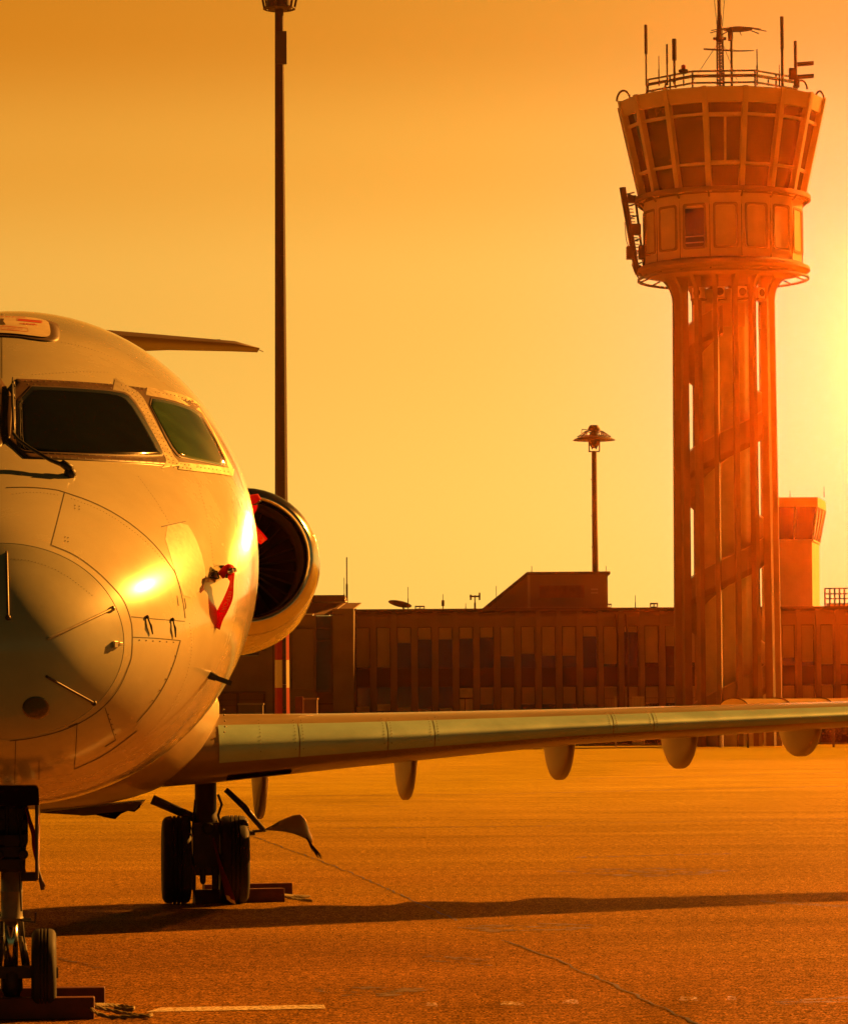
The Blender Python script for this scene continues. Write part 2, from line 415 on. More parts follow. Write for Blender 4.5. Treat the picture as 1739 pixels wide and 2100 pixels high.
rivets(b, [(128, 1100), (140, 1103)], 6, 1.2, .002, rows=((0, 0), (0, 8)))
b.build('panel_screw', m_rivet, seams)
b = MB()
for ln in ([(20, 1014), (70, 1008), (125, 1016)], [(140, 1020), (200, 1042), (250, 1072), (300, 1110), (340, 1155)], [(4+6, 1145), (70, 1150), (130, 1175), (190, 1222)], [(388, 1272), (396, 1330), (380, 1400), (340, 1470), (270, 1535)],
           [(405, 985), (430, 1080), (438, 1160)], [(280, 972), (330, 1040), (372, 1120)], [(60, 790-22), (200, 760), (330, 775)], [(120, 700), (180, 712), (250, 740), (310, 776)], [(165, 1570), (230, 1548), (290, 1508)], [(90, 1595), (150, 1588)]):
    rivets(b, smoothp(ln, False, 1), 7, .8, .0008)
b.build('rivet_row', m_rivet, plane)
# repair patch with dull paint beside the highlight
b = MB(); patch(b, smoothp([(331, 1081), (381, 1070), (400, 1100), (418, 1150), (424, 1200), (380, 1235), (362, 1180)], True, 1), .0009, nr=6, lip=False)
b.build('repair_panel', m_dirty, plane, smooth=True)
# lightning strips on the radome
for ln in ([(13.5, 1133), (15, 1200), (16.5, 1268)], [(96, 1311.5), (160, 1282), (230, 1249)], [(94, 1387), (140, 1413), (192, 1441.5)]):
    b = MB(); ps = dens(ln, 5)
    b.tube([cast(p[0], p[1], .004) for p in ps], .006, 6); b.sphere(cast(ln[-1][0], ln[-1][1], .004), .013, 8)
    b.build('diverter_strip', m_strip if ln[0][1] == 1311.5 else m_dark, radome, smooth=True)
# nose bump
b = MB(); b.rings([[cast(4+84*k*math.cos(a), 1336+66*k*math.sin(a), .0035*(1-k*k)-.0006*(k > .98)) for a in [2*math.pi*j/40 for j in range(40)]] for k in (.02, .25, .5, .75, .92, 1.0)], True, True, False)
b.build('nose_cap', m_radome, radome, smooth=True)
# taxi light window
b = MB(); el = [(74+28*math.cos(2*math.pi*i/36), 1452+23*math.sin(2*math.pi*i/36)) for i in range(36)]
patch(b, el, .003, nr=5); tl = b.build('landing_light_lens', m_glass, plane, smooth=True)
# latches, hinges, vanes
b = MB()
for x, y, w_, h_ in ((234, 1322, 5, 6), (244, 1321, 4, 3)):
    c = cast(x, y, .006); n = nrm(cast(x, y)); u = n.cross(Vector((0,0,1))).normalized(); v = u.cross(n)
    b.obox(c, u*w_*.0024, n*.008, v*h_*.0024)
b.build('door_latch', m_strip, plane, bevel=.002)
for (x0, y0, x1, y1) in ((300, 1266, 310, 1301), (352, 1271, 357, 1307)):
    b = MB(); b.tube([cast(x0, y0, .006), cast((x0+x1)/2, (y0+y1)/2, .012), cast(x1, y1, .008)], [.003, .0055, .003], 6)
    b.sphere(cast(x0, y0, .006), .009, 8); b.build('door_hinge', m_geard, plane, smooth=True)
b = MB(); q = cast(430, 1385, .0); n = nrm(q); b.tube([q, q+n*.035], [.02, .016], 10)
b.obox(q+n*.05+Vector((.02, -.02, -.006)), Vector((.038, 0, -.014)), Vector((0, .003, 0)), Vector((.004, 0, .011)))
b.build('angle_vane', m_geard, plane, smooth=False)
# pitot probe
q = cast(438, 1178, 0); n = nrm(q); tipd = Vector((.25, -1, -.02)).normalized()
b = MB(); b.rings([[q+Vector((0,.035*math.cos(a),.045*math.sin(a))) for a in [k*math.pi/6 for k in range(12)]], [q+n*.10+Vector((0,-.02+.02*math.cos(a),.012*math.sin(a))) for a in [k*math.pi/6 for k in range(12)]]], True)
b.build('probe_base', m_chrome, plane, smooth=True)
P0 = q+n*.10; P0 = P0+Vector((0, 0, -.01)); P_tip = lp(481, 1169, P0.y-.12)
b = MB(); b.tube([lp(434, 1181, P0.y+.02), lp(455, 1176, P0.y-.05), P_tip], [.020, .015, .012], 10); b.sphere(P_tip, .013, 8)
b.build('pitot_tube', m_chrome, plane, smooth=True)
PROBEY = P0.y
# roof hatch, beacon
HO = smoothp([(-115, 690), (-123, 668), (-88, 653), (-40, 649), (0, 648), (56, 650.4), (88, 655), (112, 661.7), (121, 667), (123, 689), (119, 698), (104, 701), (80, 699.4), (40, 692.6), (0, 690.6), (-32, 692), (-80, 698)], True, 1)
b = MB(); patch(b, HO, .003, c=(4, 671), nr=8); hatch = b.build('escape_hatch', m_dark, plane, smooth=True)
HI = smoothp([(-95, 661.7), (-70, 655), (-40, 651.5), (0, 650), (48, 652), (80, 656), (98, 661), (102, 673), (103.6, 687), (99, 693), (88, 694), (64, 691), (32, 687), (0, 685), (-32, 687), (-80, 692.5), (-97, 690), (-96, 673)], True, 1)
b = MB(); patch(b, HI, .009, c=(4, 671), nr=8, lip=False)
b.build('hatch_panel', mat('hatch_paint', (.80, .66, .42), .4, coat=.3, noise=(14, .12)), hatch, smooth=True)
m_mark = mat('red_marking', (.55, .05, .02), .6)
def text_mesh(s, size=1.0):
    cu = bpy.data.curves.new('txt', 'FONT'); cu.body = s; cu.size = size; cu.align_x = 'CENTER'; cu.align_y = 'CENTER'; cu.resolution_u = 2
    o = bpy.data.objects.new('txt', cu); COL.objects.link(o); dg = bpy.context.evaluated_depsgraph_get(); dg.update()
    me = bpy.data.meshes.new_from_object(o.evaluated_get(dg)); vs_ = [v.co.copy() for v in me.vertices]; fs_ = [tuple(p.vertices) for p in me.polygons]
    bpy.data.objects.remove(o); bpy.data.curves.remove(cu); bpy.data.meshes.remove(me)
    return vs_, fs_
def text_on_skin(mb, s, cx, cy, w, h, slope=0, flip=True, eps=.0105):
    v, f = text_mesh(s); mx = max(abs(p.x) for p in v); my = max(abs(p.y) for p in v)
    k = -1 if flip else 1
    mb.add([cast(cx+k*p.x/mx*w/2, cy-k*p.y/my*h/2+(k*p.x/mx*w/2)*slope, eps) for p in v], f)
b = MB()
text_on_skin(b, 'EXIT', 59, 667.6, 26, 3.6, .09)
text_on_skin(b, 'SORTIE DE SECOURS', 12, 652.6, 80, 1.8, .03)
for ln in ([(35, 657), (35, 660.5), (86, 665.5), (86, 661.5), (35, 657)], [(40, 667), (75, 669.5), (75, 671)]): ribbon(b, ln, .9, .0102, 4)
ribbon(b, [(38, 659.2), (84, 663.6)], 2.2, .0101, 4)
for k, wd_ in enumerate((34, 40, 30)): 
    text_on_skin(b, 'PULL HANDLE TO OPEN', 22-k*2, 674+k*2.6, wd_+14, 1.7, .06)
ribbon(b, [(5, 671), (56, 676.2), (58, 683.5), (4, 679)], .6, .0102, 4)
hm = b.build('hatch_marking', m_mark, hatch)
hm['label'] = 'small red EXIT lettering and boxes on the roof hatch'
b = MB(); ribbon(b, [(1, 658.5), (8, 659)], 4, .0103, 3); patch(b, [(-4, 669.3), (12, 669), (6, 660.8), (-1, 660.8)], .0103, nr=3, lip=False); b.build('hatch_handle_recess', m_dark, hatch)
b = MB(); zt = 3.82
cy = NOSE+5.2; hb = lambda w_, h: [Vector((w_*x, cy+w_*1.6*y, h)) for x, y in ((-1, -.7), (-.7, -1), (.7, -1), (1, -.7), (1, .7), (.7, 1), (-.7, 1), (-1, .7))]
b.rings([hb(.125, zt-.03), hb(.125, zt+.02), hb(.118, zt+.03)], True); b.rings([hb(.05, zt+.028), hb(.045, zt+.045), hb(.03, zt+.05)], True)
b.build('roof_beacon', m_strip, plane, angle=40)

# ---------------------------------------------------------------- wings
def foil(c, t, n=22, lo=1.0):
    up, dn = [], []
    for i in range(n+1):
        x = (1-math.cos(math.pi*i/n))/2
        y = 5*t*(.2969*math.sqrt(x)-.126*x-.3516*x*x+.2843*x**3-.1036*x**4)
        cam_ = .018*math.sin(math.pi*x**1.1)
        up.append((x, y+cam_)); dn.append((x, -y*lo+cam_))
    return up, dn
WS = [ # lateral, LE y, LE z, chord, thickness ratio, incidence
 (1.0, 7.85, 1.30, 3.75, .150, 2.4), (1.38, 8.03, 1.31, 3.60, .148, 2.4), (2.4, 8.50, 1.355, 3.15, .138, 2.1), (4.4, 9.6, 1.45, 2.45, .118, 1.6), (7.2, 11.2, 1.545, 1.95, .110, 1.2), (10.3, 12.9, 1.74, 1.25, .10, .2)]
def wsec(l):
    for i in range(len(WS)-1):
        if WS[i+1][0] >= l: break
    a, c = WS[i], WS[i+1]; u = (l-a[0])/(c[0]-a[0]); return [a[k]+(c[k]-a[k])*u for k in range(6)]
def wpt(l, x, y):
    _, ly, lz, c, t, inc = wsec(l); a = R(inc)
    return Vector((l, ly+c*(x*math.cos(a)+y*math.sin(a)), lz+c*(y*math.cos(a)-x*math.sin(a))))
def wloop(l, x0, x1, off=0):
    up, dn = foil(1, wsec(l)[4])
    U = [p for p in up if x0-1e-6 <= p[0] <= x1+1e-6]; D = [p for p in dn if x0-1e-6 <= p[0] <= x1+1e-6]
    return U, D
lats = [1.0, 1.38, 1.9, 2.4, 3.0, 3.7, 4.4, 5.1, 5.8, 6.5, 7.2, 8.2, 9.2, 10.3]
UP, DN = foil(1, .12, 24)
def loopf(l, i0, i1):
    up, dn = foil(1, wsec(l)[4], 24)
    return [wpt(l, *p) for p in up[i0:i1+1][::-1]]+[wpt(l, *p) for p in dn[i0+(1 if i0 == 0 else 0):i1+1]]
def loopfr(l, i0, i1, k):   # scaled a touch outward for a separate skin
    up, dn = foil(1, wsec(l)[4], 24)
    return [wpt(l, p[0]-k, p[1]*1.03) for p in up[i0:i1+1][::-1]]+[wpt(l, p[0]-k, p[1]*1.03) for p in dn[i0+1:3]]
LEI = 4
for side in (1, -1):
    def flip_(pts): return [Vector((p.x*side, p.y, p.z)) for p in pts]
    b = MB(); b.rings([flip_(loopf(l, 0, 24)) for l in lats], True, True, True)
    wing = b.build('wing', m_belly, plane, smooth=False, angle=40)
    # winglet
    b = MB(); b.rings([flip_([Vector((10.3+k*.25, 12.95+k*.75+c_*(1-k*.35), 1.76+k*1.1+w_)) for c_, w_ in ((0, 0), (.3, .05), (1.2, 0), (.3, -.05))]) for k in (0, .15, 1)], True)
    b.build('winglet', m_paint, wing, angle=30)
    # metal leading edge in panels
    cuts = [1.40, 2.02, 2.72, 3.10, 4.62, 4.98, 8.3, 8.66, 10.28]
    for a, c in zip(cuts[:-1], cuts[1:]):
        n = max(2, int((c-a)/.35)); b = MB()
        b.rings([flip_(loopfr(a+.004+(c-a-.008)*i/n, 0, LEI if a > 1 else 4, .0035)) for i in range(n+1)], False)
        b.build('leading_edge_panel', m_metal, wing, smooth=True)
    # rivet rows across leading edge
    b = MB()
    up, dn = foil(1, .12, 24)
    for l in cuts[1:-1]+[1.72]:
        U_, D_ = foil(1, wsec(l)[4], 40)
        for dl in ((-.03, .03) if l != 1.72 else (0,)):
            for p in U_[1:9:1]+D_[1:2]:
                q = wpt(l+dl+.0, p[0]-.004, p[1]*1.035); q.x *= side; b.sphere(q, .0045, 5)
    for i in range(60):
        l = 1.45+i*.055; q = wpt(l, DN[3][0]-.004, DN[3][1]*1.06); q.x *= side; b.sphere(q, .004, 4)
    b.build('rivet_row', m_rivet, wing)
    # dark de-icing access under the root and small slots further out
    b = MB()
    def under(l, x): 
        U_, D_ = foil(1, wsec(l)[4], 60); p = min(D_, key=lambda q: abs(q[0]-x)); q = wpt(l, p[0], p[1]-.0012); return Vector((q.x*side, q.y, q.z-.002))
    for l0, l1, x0, x1 in ((1.48, 1.98, .10, .16),):
        b.rings([[under(l0+(l1-l0)*i/3, x0+(x1-x0)*j/3) for j in range(4)] for i in range(4)], False)
    for l in (3.0, 3.12, 3.24, 3.36, 3.48, 6.5, 6.66, 7.3, 7.46):
        b.rings([[under(l, .16), under(l, .175)], [under(l+.07, .16), under(l+.07, .175)]], False)
    b.build('underside_slot', m_void, wing)
    # flap gap line on the upper and lower surface
    b = MB()
    for l0, l1 in ((1.5, 4.4), (4.45, 8.0), (8.05, 10.0)):
        for sg in (1, -1):
            pts = []
            for i in range(12):
                l = l0+(l1-l0)*i/11; U_, D_ = foil(1, wsec(l)[4], 60); S_ = U_ if sg > 0 else D_
                p = min(S_, key=lambda q: abs(q[0]-.72)); q = wpt(l, p[0], p[1]+sg*.001); pts.append(Vector((q.x*side, q.y, q.z)))
            b.tube(pts, .006, 4)
    b.build('flap_gap', m_seam, wing)
    # flap track fairings
    for px, wpx, ytop, ybot in ((535, 40, 1610, 1680), (833, 46, 1570, 1641), (1147, 56, 1540, 1600), (1393, 58, 1520, 1577), (1640, 62, 1500, 1552)):
        l = 3.0
        for _ in range(12):
            _w = wsec(l); l = lp(px, ybot, _w[1]+_w[3]*.8).x
        _, ly, lz, c, t, inc = wsec(l)
        yc = ly+c*.80
        top = wpt(l, .75, -.01)
        dz = top.z-lp(px, ybot, yc).z; hw = wpx/2*(yc+18.75)/F
        rs = []
        for k in range(15):
            u = k/14; y = yc-.95+1.75*u
            e = max(.02, math.sin(math.pi*min(1, max(0, u*.93+.035))))**.7
            sec = []
            for qx, qz in ((1.1, -.25), (1.1, .05), (1.03, .3), (.91, .5), (.78, .7), (.65, .87), (.50, .96), (.32, 1), (-.18, 1), (-.34, .96), (-.44, .87), (-.53, .7), (-.63, .5), (-.74, .3), (-.86, .05), (-.9, -.25)):
                sec.append(Vector((side*(l-.02+hw*.90*qx*e), y, top.z+.02-dz*qz*e-.02*qz)))
            rs.append(sec)
        b = MB(); b.rings(rs, True); b.build('flap_track_fairing', m_fair, wing, smooth=True)
# wing to body fairing
rs = []
for k in range(41):
    u = k/40; y = 5.0+10.0*u
    e = min(1, math.sin(math.pi*u)**.55*1.04) if 0 < u < 1 else .02
    hw = .35+1.09*e; zc = 1.62; hb = .10+.66*e
    rs.append([Vector((hw*math.copysign(abs(math.cos(a))**.85, math.cos(a)), y, zc-.0+(hb if math.sin(a) < 0 else .45*e)*math.copysign(abs(math.sin(a))**.9, math.sin(a)))) for a in [2*math.pi*(j+.5)/56 for j in range(56)]])
b = MB(); b.rings(rs, True); b.build('wing_root_fairing', m_fair, plane, smooth=True)
b = MB()
for l in (1.36,):
    for sgn in (1, -1):
        for i in range(10):
            a = -.5+i*.19; q = Vector((sgn*(1.445-.0*i), 8.0+.12*abs(a)*4, 1.50-.22*a)); b.sphere(q, .009, 5)
b.build('fairing_screw', m_rivet, plane)
# belly flap below the fairing
b = MB(); q0 = [lp(80, 1668, 9.0), lp(290, 1645, 9.4), lp(275, 1662, 9.5), lp(170, 1673, 9.3)]
q1 = [lp(70, 1662, 10.2), lp(300, 1640, 10.6), lp(290, 1652, 10.6), lp(150, 1668, 10.5)]
b.hexa(q0, q1); b.build('belly_flap', m_belly, plane)
b = MB(); pr = [(230, 1660), (291, 1646), (287, 1657), (276, 1666), (262, 1664), (248, 1670), (236, 1681), (215, 1677), (196, 1672), (170, 1674), (150, 1671)]
b.prism([lp(x, y, 9.7) for x, y in pr], Vector((0, .03, 0))); b.build('rubber_seal', m_void, plane)

# ---------------------------------------------------------------- engines, tail
for side in (1, -1):
    YI = 15.6
    ci = lp(508, 1146, YI); rI = 137*(YI+18.75)/F; cm = lp(484, 1178, YI+1.0); rM = 165*(YI+19.75)/F
    def circ(c, r, y, n=48, dz=0): return [Vector((side*(c.x+r*math.cos(a)), y, c.z+r*math.sin(a)+dz)) for a in [2*math.pi*j/n for j in range(n)]]
    mixv = lambda u: Vector((ci.x+(cm.x-ci.x)*u, 0, ci.z+(cm.z-ci.z)*u))
    rr = 120*(YI+18.75)/F
    # lip: from the highlight back on both sides
    b = MB(); prof = [(rr-.005, .22), (rr-.004, .12), (rr+.008, .05), ((rr+rI)/2-.012, .008), ((rr+rI)/2+.014, .0), (rI-.004, .02), (rI+.025, .07), (rI+.055, .14), (rI+.075, .20)]
    b.rings([circ(mixv(max(0, (y-.02)/1.0*(1 if r_ > rr+.02 else 0))), r_, YI+y) for r_, y in prof], True, False, False)
    lipo = b
    b = MB(); b.rings([circ(mixv(min(1, y)), r_, YI+y) for r_, y in [(rI+.075, .20), (rI+.105, .34), (rM-.03, .65), (rM, 1.0), (rM, 1.6), (rM-.03, 2.3), (rM-.12, 3.1), (rM-.27, 3.8), (rM-.30, 4.0)]], True, False, True)
    nac = b.build('engine_nacelle', m_paint, plane, smooth=True)
    lipo.build('intake_lip', m_chrome, nac, smooth=True)
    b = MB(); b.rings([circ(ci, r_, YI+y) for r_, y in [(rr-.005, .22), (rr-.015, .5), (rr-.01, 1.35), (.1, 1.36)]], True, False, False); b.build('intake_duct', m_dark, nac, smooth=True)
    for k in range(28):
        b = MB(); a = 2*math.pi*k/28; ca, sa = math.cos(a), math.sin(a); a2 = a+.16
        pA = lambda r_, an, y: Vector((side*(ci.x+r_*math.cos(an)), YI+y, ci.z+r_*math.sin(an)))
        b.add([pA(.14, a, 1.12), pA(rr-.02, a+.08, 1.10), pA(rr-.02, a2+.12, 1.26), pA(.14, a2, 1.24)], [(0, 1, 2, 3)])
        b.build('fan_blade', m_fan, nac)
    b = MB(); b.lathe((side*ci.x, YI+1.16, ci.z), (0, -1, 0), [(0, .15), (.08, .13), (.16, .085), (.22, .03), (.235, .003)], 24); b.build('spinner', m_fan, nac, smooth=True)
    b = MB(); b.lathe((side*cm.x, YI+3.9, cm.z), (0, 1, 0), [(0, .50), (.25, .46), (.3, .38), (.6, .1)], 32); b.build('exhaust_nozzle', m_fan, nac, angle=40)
    b = MB(); b.rings([[Vector((side*x, y, z)) for y, z in ((YI+.9, 2.75), (YI+1.2, 2.86), (YI+3.2, 2.84), (YI+3.6, 2.75), (YI+3.2, 2.67), (YI+1.2, 2.65))] for x in (1.0, 1.25, 1.55)], True); b.build('engine_pylon', m_paint, plane, angle=40)
    # tailplane
    YT = 22.3
    tip = lp(535, 709, YT+.5); zr = lp(240, 702, YT).z+.04
    rs = []
    for k in range(9):
        u = k/8; x = .05+(tip.x-.05)*u; c = 1.9-1.15*u; z = zr+(tip.z-zr)*u; ly = YT-.9+1.35*u; th = .082 if u < .9 else .05
        if k == 8: c = .5; th = .02; ly += .3
        U_, D_ = foil(1, th*1.15, 10)
        rs.append([Vector((side*x, ly+p[0]*c, z+p[1]*c)) for p in U_[::-1]]+[Vector((side*x, ly+p[0]*c, z+p[1]*c)) for p in D_[1:-1]])
    b = MB(); b.rings(rs, True); st_ = b.build('tailplane', m_tail, plane, angle=50)
    b = MB(); e0 = lp(284, 722, YT+1.2); e1 = lp(447, 716, YT+1.2); e1.x = min(e1.x, tip.x)
    b.rings([[Vector((side*p.x, YT+.55+d, p.z+o)) for d, o in ((0, .05), (.5, .02), (.5, -.005), (0, -.005))] for p in (e0, e1)], True); b.build('elevator', m_tail, st_)
    b = MB(); b.tube([Vector((side*tip.x, YT+.95, tip.z)), Vector((side*(tip.x+.06), YT+1.15, tip.z))], .006, 4); b.build('static_wick', m_dark, st_)
b = MB(); zt2 = zr
for_ = []
for z, y0, y1, th in ((3.5, 18.2, 22.6, .16), (3.9, 19.2, 22.9, .15), (zt2-.05, 21.2, 24.2, .09), (zt2+.12, 21.5, 24.5, .05)):
    for_.append([Vector((th*math.sin(math.pi*min(1, u*1.3+.02) if u < .75 else (1-u)*4*math.pi/2*.6)*sgn, y0+(y1-y0)*u, z)) for sgn, us in ((1, [i/10 for i in range(11)]), (-1, [1-i/10 for i in range(1, 10)])) for u in us])
b.rings(for_, True); b.build('tail_fin', m_paint, plane, angle=50)
# ---------------------------------------------------------------- landing gear
def wheel(parent, cx, cy, r, w, name='wheel', grooves=3):
    wt = bpy.data.objects.new(name, None); 
    c = Vector((cx, cy, r)); prof = []
    hw = w/2
    base = [(-hw*.80, r*.56), (-hw*.93, r*.64), (-hw, r*.78), (-hw*.96, r*.88), (-hw*.82, r*.955), (-hw*.62, r*.985)]
    tread = []
    for g in range(-grooves//2, grooves//2+2):
        x = g*hw*.28
        tread += [(x-.006-hw*.0, r), (x-.004, r*.962), (x+.004, r*.962), (x+.006, r)] if abs(x) < hw*.55 else []
    prof = base+tread+[(-a, q) for a, q in base[::-1]]
    b = MB(); b.lathe(c, (1, 0, 0), prof, 56, False)
    t = b.build(name, m_black, parent, angle=50)
    b = MB(); b.lathe(c, (1, 0, 0), [(-hw*.82, r*.57), (-hw*.70, r*.50), (-hw*.35, r*.46), (-hw*.35, r*.2), (-hw*.6, r*.18), (-hw*.6, .001)], 32, False)
    b.lathe(c, (1, 0, 0), [(hw*.82, r*.57), (hw*.70, r*.50), (hw*.35, r*.46), (hw*.35, r*.2), (hw*.6, r*.18), (hw*.6, .001)], 32, False)
    b.build('rim', m_gear, t, angle=40)
    return t
ng = None
b = MB(); zc = lambda py: lp(24, py, 0).z; xc = lambda px, py=1900: lp(px, py, 0).x
cx = xc(24)
b.lathe((cx, 0, zc(1786)), (0, 0, -1), [(0, .050), (.01, .056), (.10, .056), (.105, .0585), (.112, .0585), (.118, .056), (zc(1786)-zc(1878), .056), (zc(1786)-zc(1884), .062), (zc(1786)-zc(1890), .05)], 28)
ngear = b.build('nose_gear_leg', m_gear, plane, angle=40)
b = MB(); b.lathe((cx-.004, 0, zc(1885)), (0, 0, -1), [(0, .037), (zc(1885)-zc(1990), .037)], 24); b.build('oleo_piston', m_chrome, ngear, smooth=True)
b = MB()
b.lathe((cx, .0, zc(1620)+.15), (0, 0, -1), [(0, .07), (.2, .075), (.25, .085), (.42, .085), (.45, .075), (zc(1620)+.15-zc(1788), .07)], 20)
for y, w_ in ((1668, .07), (1690, .09), (1720, .095), (1745, .085), (1770, .08)):
    b.box((cx-w_, -.09, zc(y)-.03), (cx+w_*.85, .09, zc(y)+.02))
b.lathe((xc(48, 1752), -.06, zc(1752)), (0, -1, 0), [(0, .026), (.05, .026), (.055, .02)], 16)
b.lathe((xc(-2, 1752), -.06, zc(1752)), (0, -1, 0), [(0, .026), (.05, .026), (.055, .02)], 16)
b.box((xc(18, 1700)-.02, -.13, zc(1735)), (xc(40, 1700), -.08, zc(1712)))
b.box((xc(45), -.03, zc(1808)), (xc(75), .04, zc(1790)))
for x0, y0, x1, y1, r_ in ((34, 1660, 48, 1748, .008), (55, 1640, 40, 1700, .008), (44, 1770, 50, 1790, .010), (40, 1790, 44, 1870, .005), (14, 1640, 14, 1730, .01)):
    b.tube([lp(x0, y0, -.09), lp(x1, y1, -.09)], r_, 6)
b.build('gear_actuator', m_geard, ngear, angle=35)
b = MB()   # torque links
for sg in (1, -1):
    b.tube([(cx+sg*.045, .06, zc(1884)), (cx+sg*.055, .16, zc(1930)), (cx+sg*.06, .20, zc(1940))], .012, 8)
    b.tube([(cx+sg*.06, .20, zc(1940)), (cx+sg*.072, .10, zc(1980)), (cx+sg*.075, .03, zc(1998))], [.012, .02, .026], 8)
    b.obox((cx+sg*.055, .10, zc(1960)), Vector((.012, 0, 0)), Vector((0, .03, 0)), Vector((sg*.012, 0, -.09)))
b.build('torque_link', m_geard, ngear, smooth=True)
b = MB()
b.lathe((cx, 0, zc(1990)), (0, 0, -1), [(0, .042), (.02, .055), (.10, .058), (.12, .045), (.17, .042), (.175, .03)], 20)
b.lathe((cx-.24, 0, .2285), (1, 0, 0), [(0, .03), (.06, .03), (.06, .028), (.42, .028), (.42, .03), (.48, .03)], 16)
b.box((cx-.11, -.045, .2285-.025), (cx+.11, .045, .2285+.035))
b.box((cx+.04, -.02, zc(1890)), (cx+.10, .0, zc(1884))); b.tube([(cx+.05, -.03, zc(1888)), (cx+.12, -.04, zc(1892)), (cx+.125, -.05, zc(1872))], .006, 6)
b.build('axle', m_geard, ngear, angle=35)
for sg in (1, -1): wheel(ngear, cx+sg*.166, 0, .2285, .128, 'nose_wheel')
# well and doors
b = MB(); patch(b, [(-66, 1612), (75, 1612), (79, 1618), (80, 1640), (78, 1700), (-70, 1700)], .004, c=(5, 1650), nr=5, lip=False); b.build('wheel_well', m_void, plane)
for sg in (1, -1):
    x = cx+sg*(xc(77, 1700)-cx)
    b = MB(); zt_, zb_ = 1.22, zc(1800)
    b.prism([(x-.008, -.55, zt_+.05), (x-.008, .55, zt_), (x-.008, .50, zb_+.05), (x-.008, .40, zb_), (x-.008, -.40, zb_), (x-.008, -.52, zb_+.06)], (.016, 0, 0))
    b.build('nose_gear_door', m_geard, plane, bevel=.004)
# main gear, built on the left hand side of the aircraft and mirrored
MY = 11.45
def mp(px, py, ly=MY): return lp(px, py, ly)
GX = mp(422, 1700).x
for side in (1, -1):
    S = lambda v: Vector((side*v[0], v[1], v[2]))
    zt_ = 1.35
    b = MB(); b.lathe(S((GX, MY, zt_)), (0, 0, -1), [(0, .088), (.05, .092), (zt_-mp(422, 1672).z, .092), (zt_-mp(422, 1678).z, .10), (zt_-mp(422, 1690).z, .10), (zt_-mp(422, 1700).z, .085), (zt_-.42, .08)], 24)
    leg = b.build('main_gear_leg', m_geard, plane, angle=40)
    b = MB(); b.box(*[tuple(min(a, c) for a, c in zip(S((GX-.11, MY-.10, .24)), S((GX+.11, MY+.10, .68)))), tuple(max(a, c) for a, c in zip(S((GX-.11, MY-.10, .24)), S((GX+.11, MY+.10, .68))))])
    b.tube([S((GX-.30, MY, .3685)), S((GX+.30, MY, .3685))], .05, 14)
    b.lathe(S((GX+.02, MY-.1, mp(422, 1700).z)), (0, -1, 0), [(0, .05), (.03, .05), (.035, .03)], 16)
    b.tube([S((GX-.03, MY-.10, .30)), S((GX-.03, MY-.12, .19)), S((GX-.03, MY-.14, .17))], [.03, .026, .01], 8)
    for dx in (-.115, .075): b.obox(S((GX+dx, MY-.08, .22)), Vector((.028, 0, 0)), Vector((0, .03, 0)), Vector((0, 0, .10)))
    b.build('axle_beam', m_geard, leg, bevel=.008)
    b = MB()
    b.tube([S((GX+.10, MY-.09, mp(422, 1630).z)), S((GX+.13, MY-.11, mp(422, 1650).z)), S((GX+.10, MY-.10, mp(422, 1672).z)), S((GX+.13, MY-.1, mp(422, 1700).z))], .011, 6)
    b.tube([S((GX-.09, MY-.09, mp(422, 1640).z)), S((GX-.11, MY-.10, mp(422, 1690).z)), S((GX-.12, MY-.1, mp(422, 1715).z))], .009, 6)
    b.build('hydraulic_hose', m_black, leg, smooth=True)
    for dx in (-.245, .235): wheel(leg, side*(GX+dx), MY, .3685, .245, 'main_wheel', 3)
    b = MB(); A, B_ = mp(312, 1640, MY), mp(416, 1686, MY); b.tube([S(A), S(B_)], [.042, .036], 12)
    A2, B2 = mp(316, 1640, MY-.08), mp(400, 1676, MY-.08); b.tube([S(A2), S(B2)], .012, 8)
    b.build('side_brace', m_geard, leg, smooth=True)
    b = MB(); b.tube([S(mp(463, 1620, MY-.1)), S(mp(500, 1655, MY-.12)), S(mp(541, 1704, MY-.15))], [.024, .028, .022], 8)
    b.tube([S(mp(440, 1708, MY)), S(mp(523, 1709, MY-.1))], [.018, .022], 8); b.tube([S(mp(518, 1706, MY-.1)), S(mp(545, 1704, MY-.12))], .012, 6)
    b.build('door_link', m_geard, leg, smooth=True)
    # outer door: a curved blade seen nearly along its length
    top = [(541, 1703), (556, 1696), (578, 1683), (600, 1674), (616, 1672), (626, 1682), (632, 1697), (640, 1715)]
    bot = [(541, 1704), (556, 1704), (578, 1706), (600, 1710), (616, 1716), (628, 1722), (634, 1727), (640, 1731)]
    ya = MY-.35
    rs = []
    for k in range(8):
        t_, o_ = mp(*top[k], ya+.03*k), mp(*bot[k], ya-.10+.02*k)
        mid = (t_+o_)/2+Vector((0, -.03, 0))
        rs.append([S(t_), S(mid), S(o_), S(o_+Vector((0, .02, -.0))), S(mid+Vector((0, .02, 0))), S(t_+Vector((0, .02, .004)))])
    b = MB(); b.rings(rs, True); dr = b.build('main_gear_door', m_fair, plane, smooth=True)
    b = MB()
    for i in range(34):
        u = i/33; a = (628+u*14, 1712+u*18+6); q = mp(a[0], a[1], ya); ln_ = .08+.05*random.random()
        b.tube([S(q), S(q+Vector((.045+.03*u, 0, -ln_*1.0)))], [.005, .002], 4)
    b.build('brush_seal', m_void, dr)
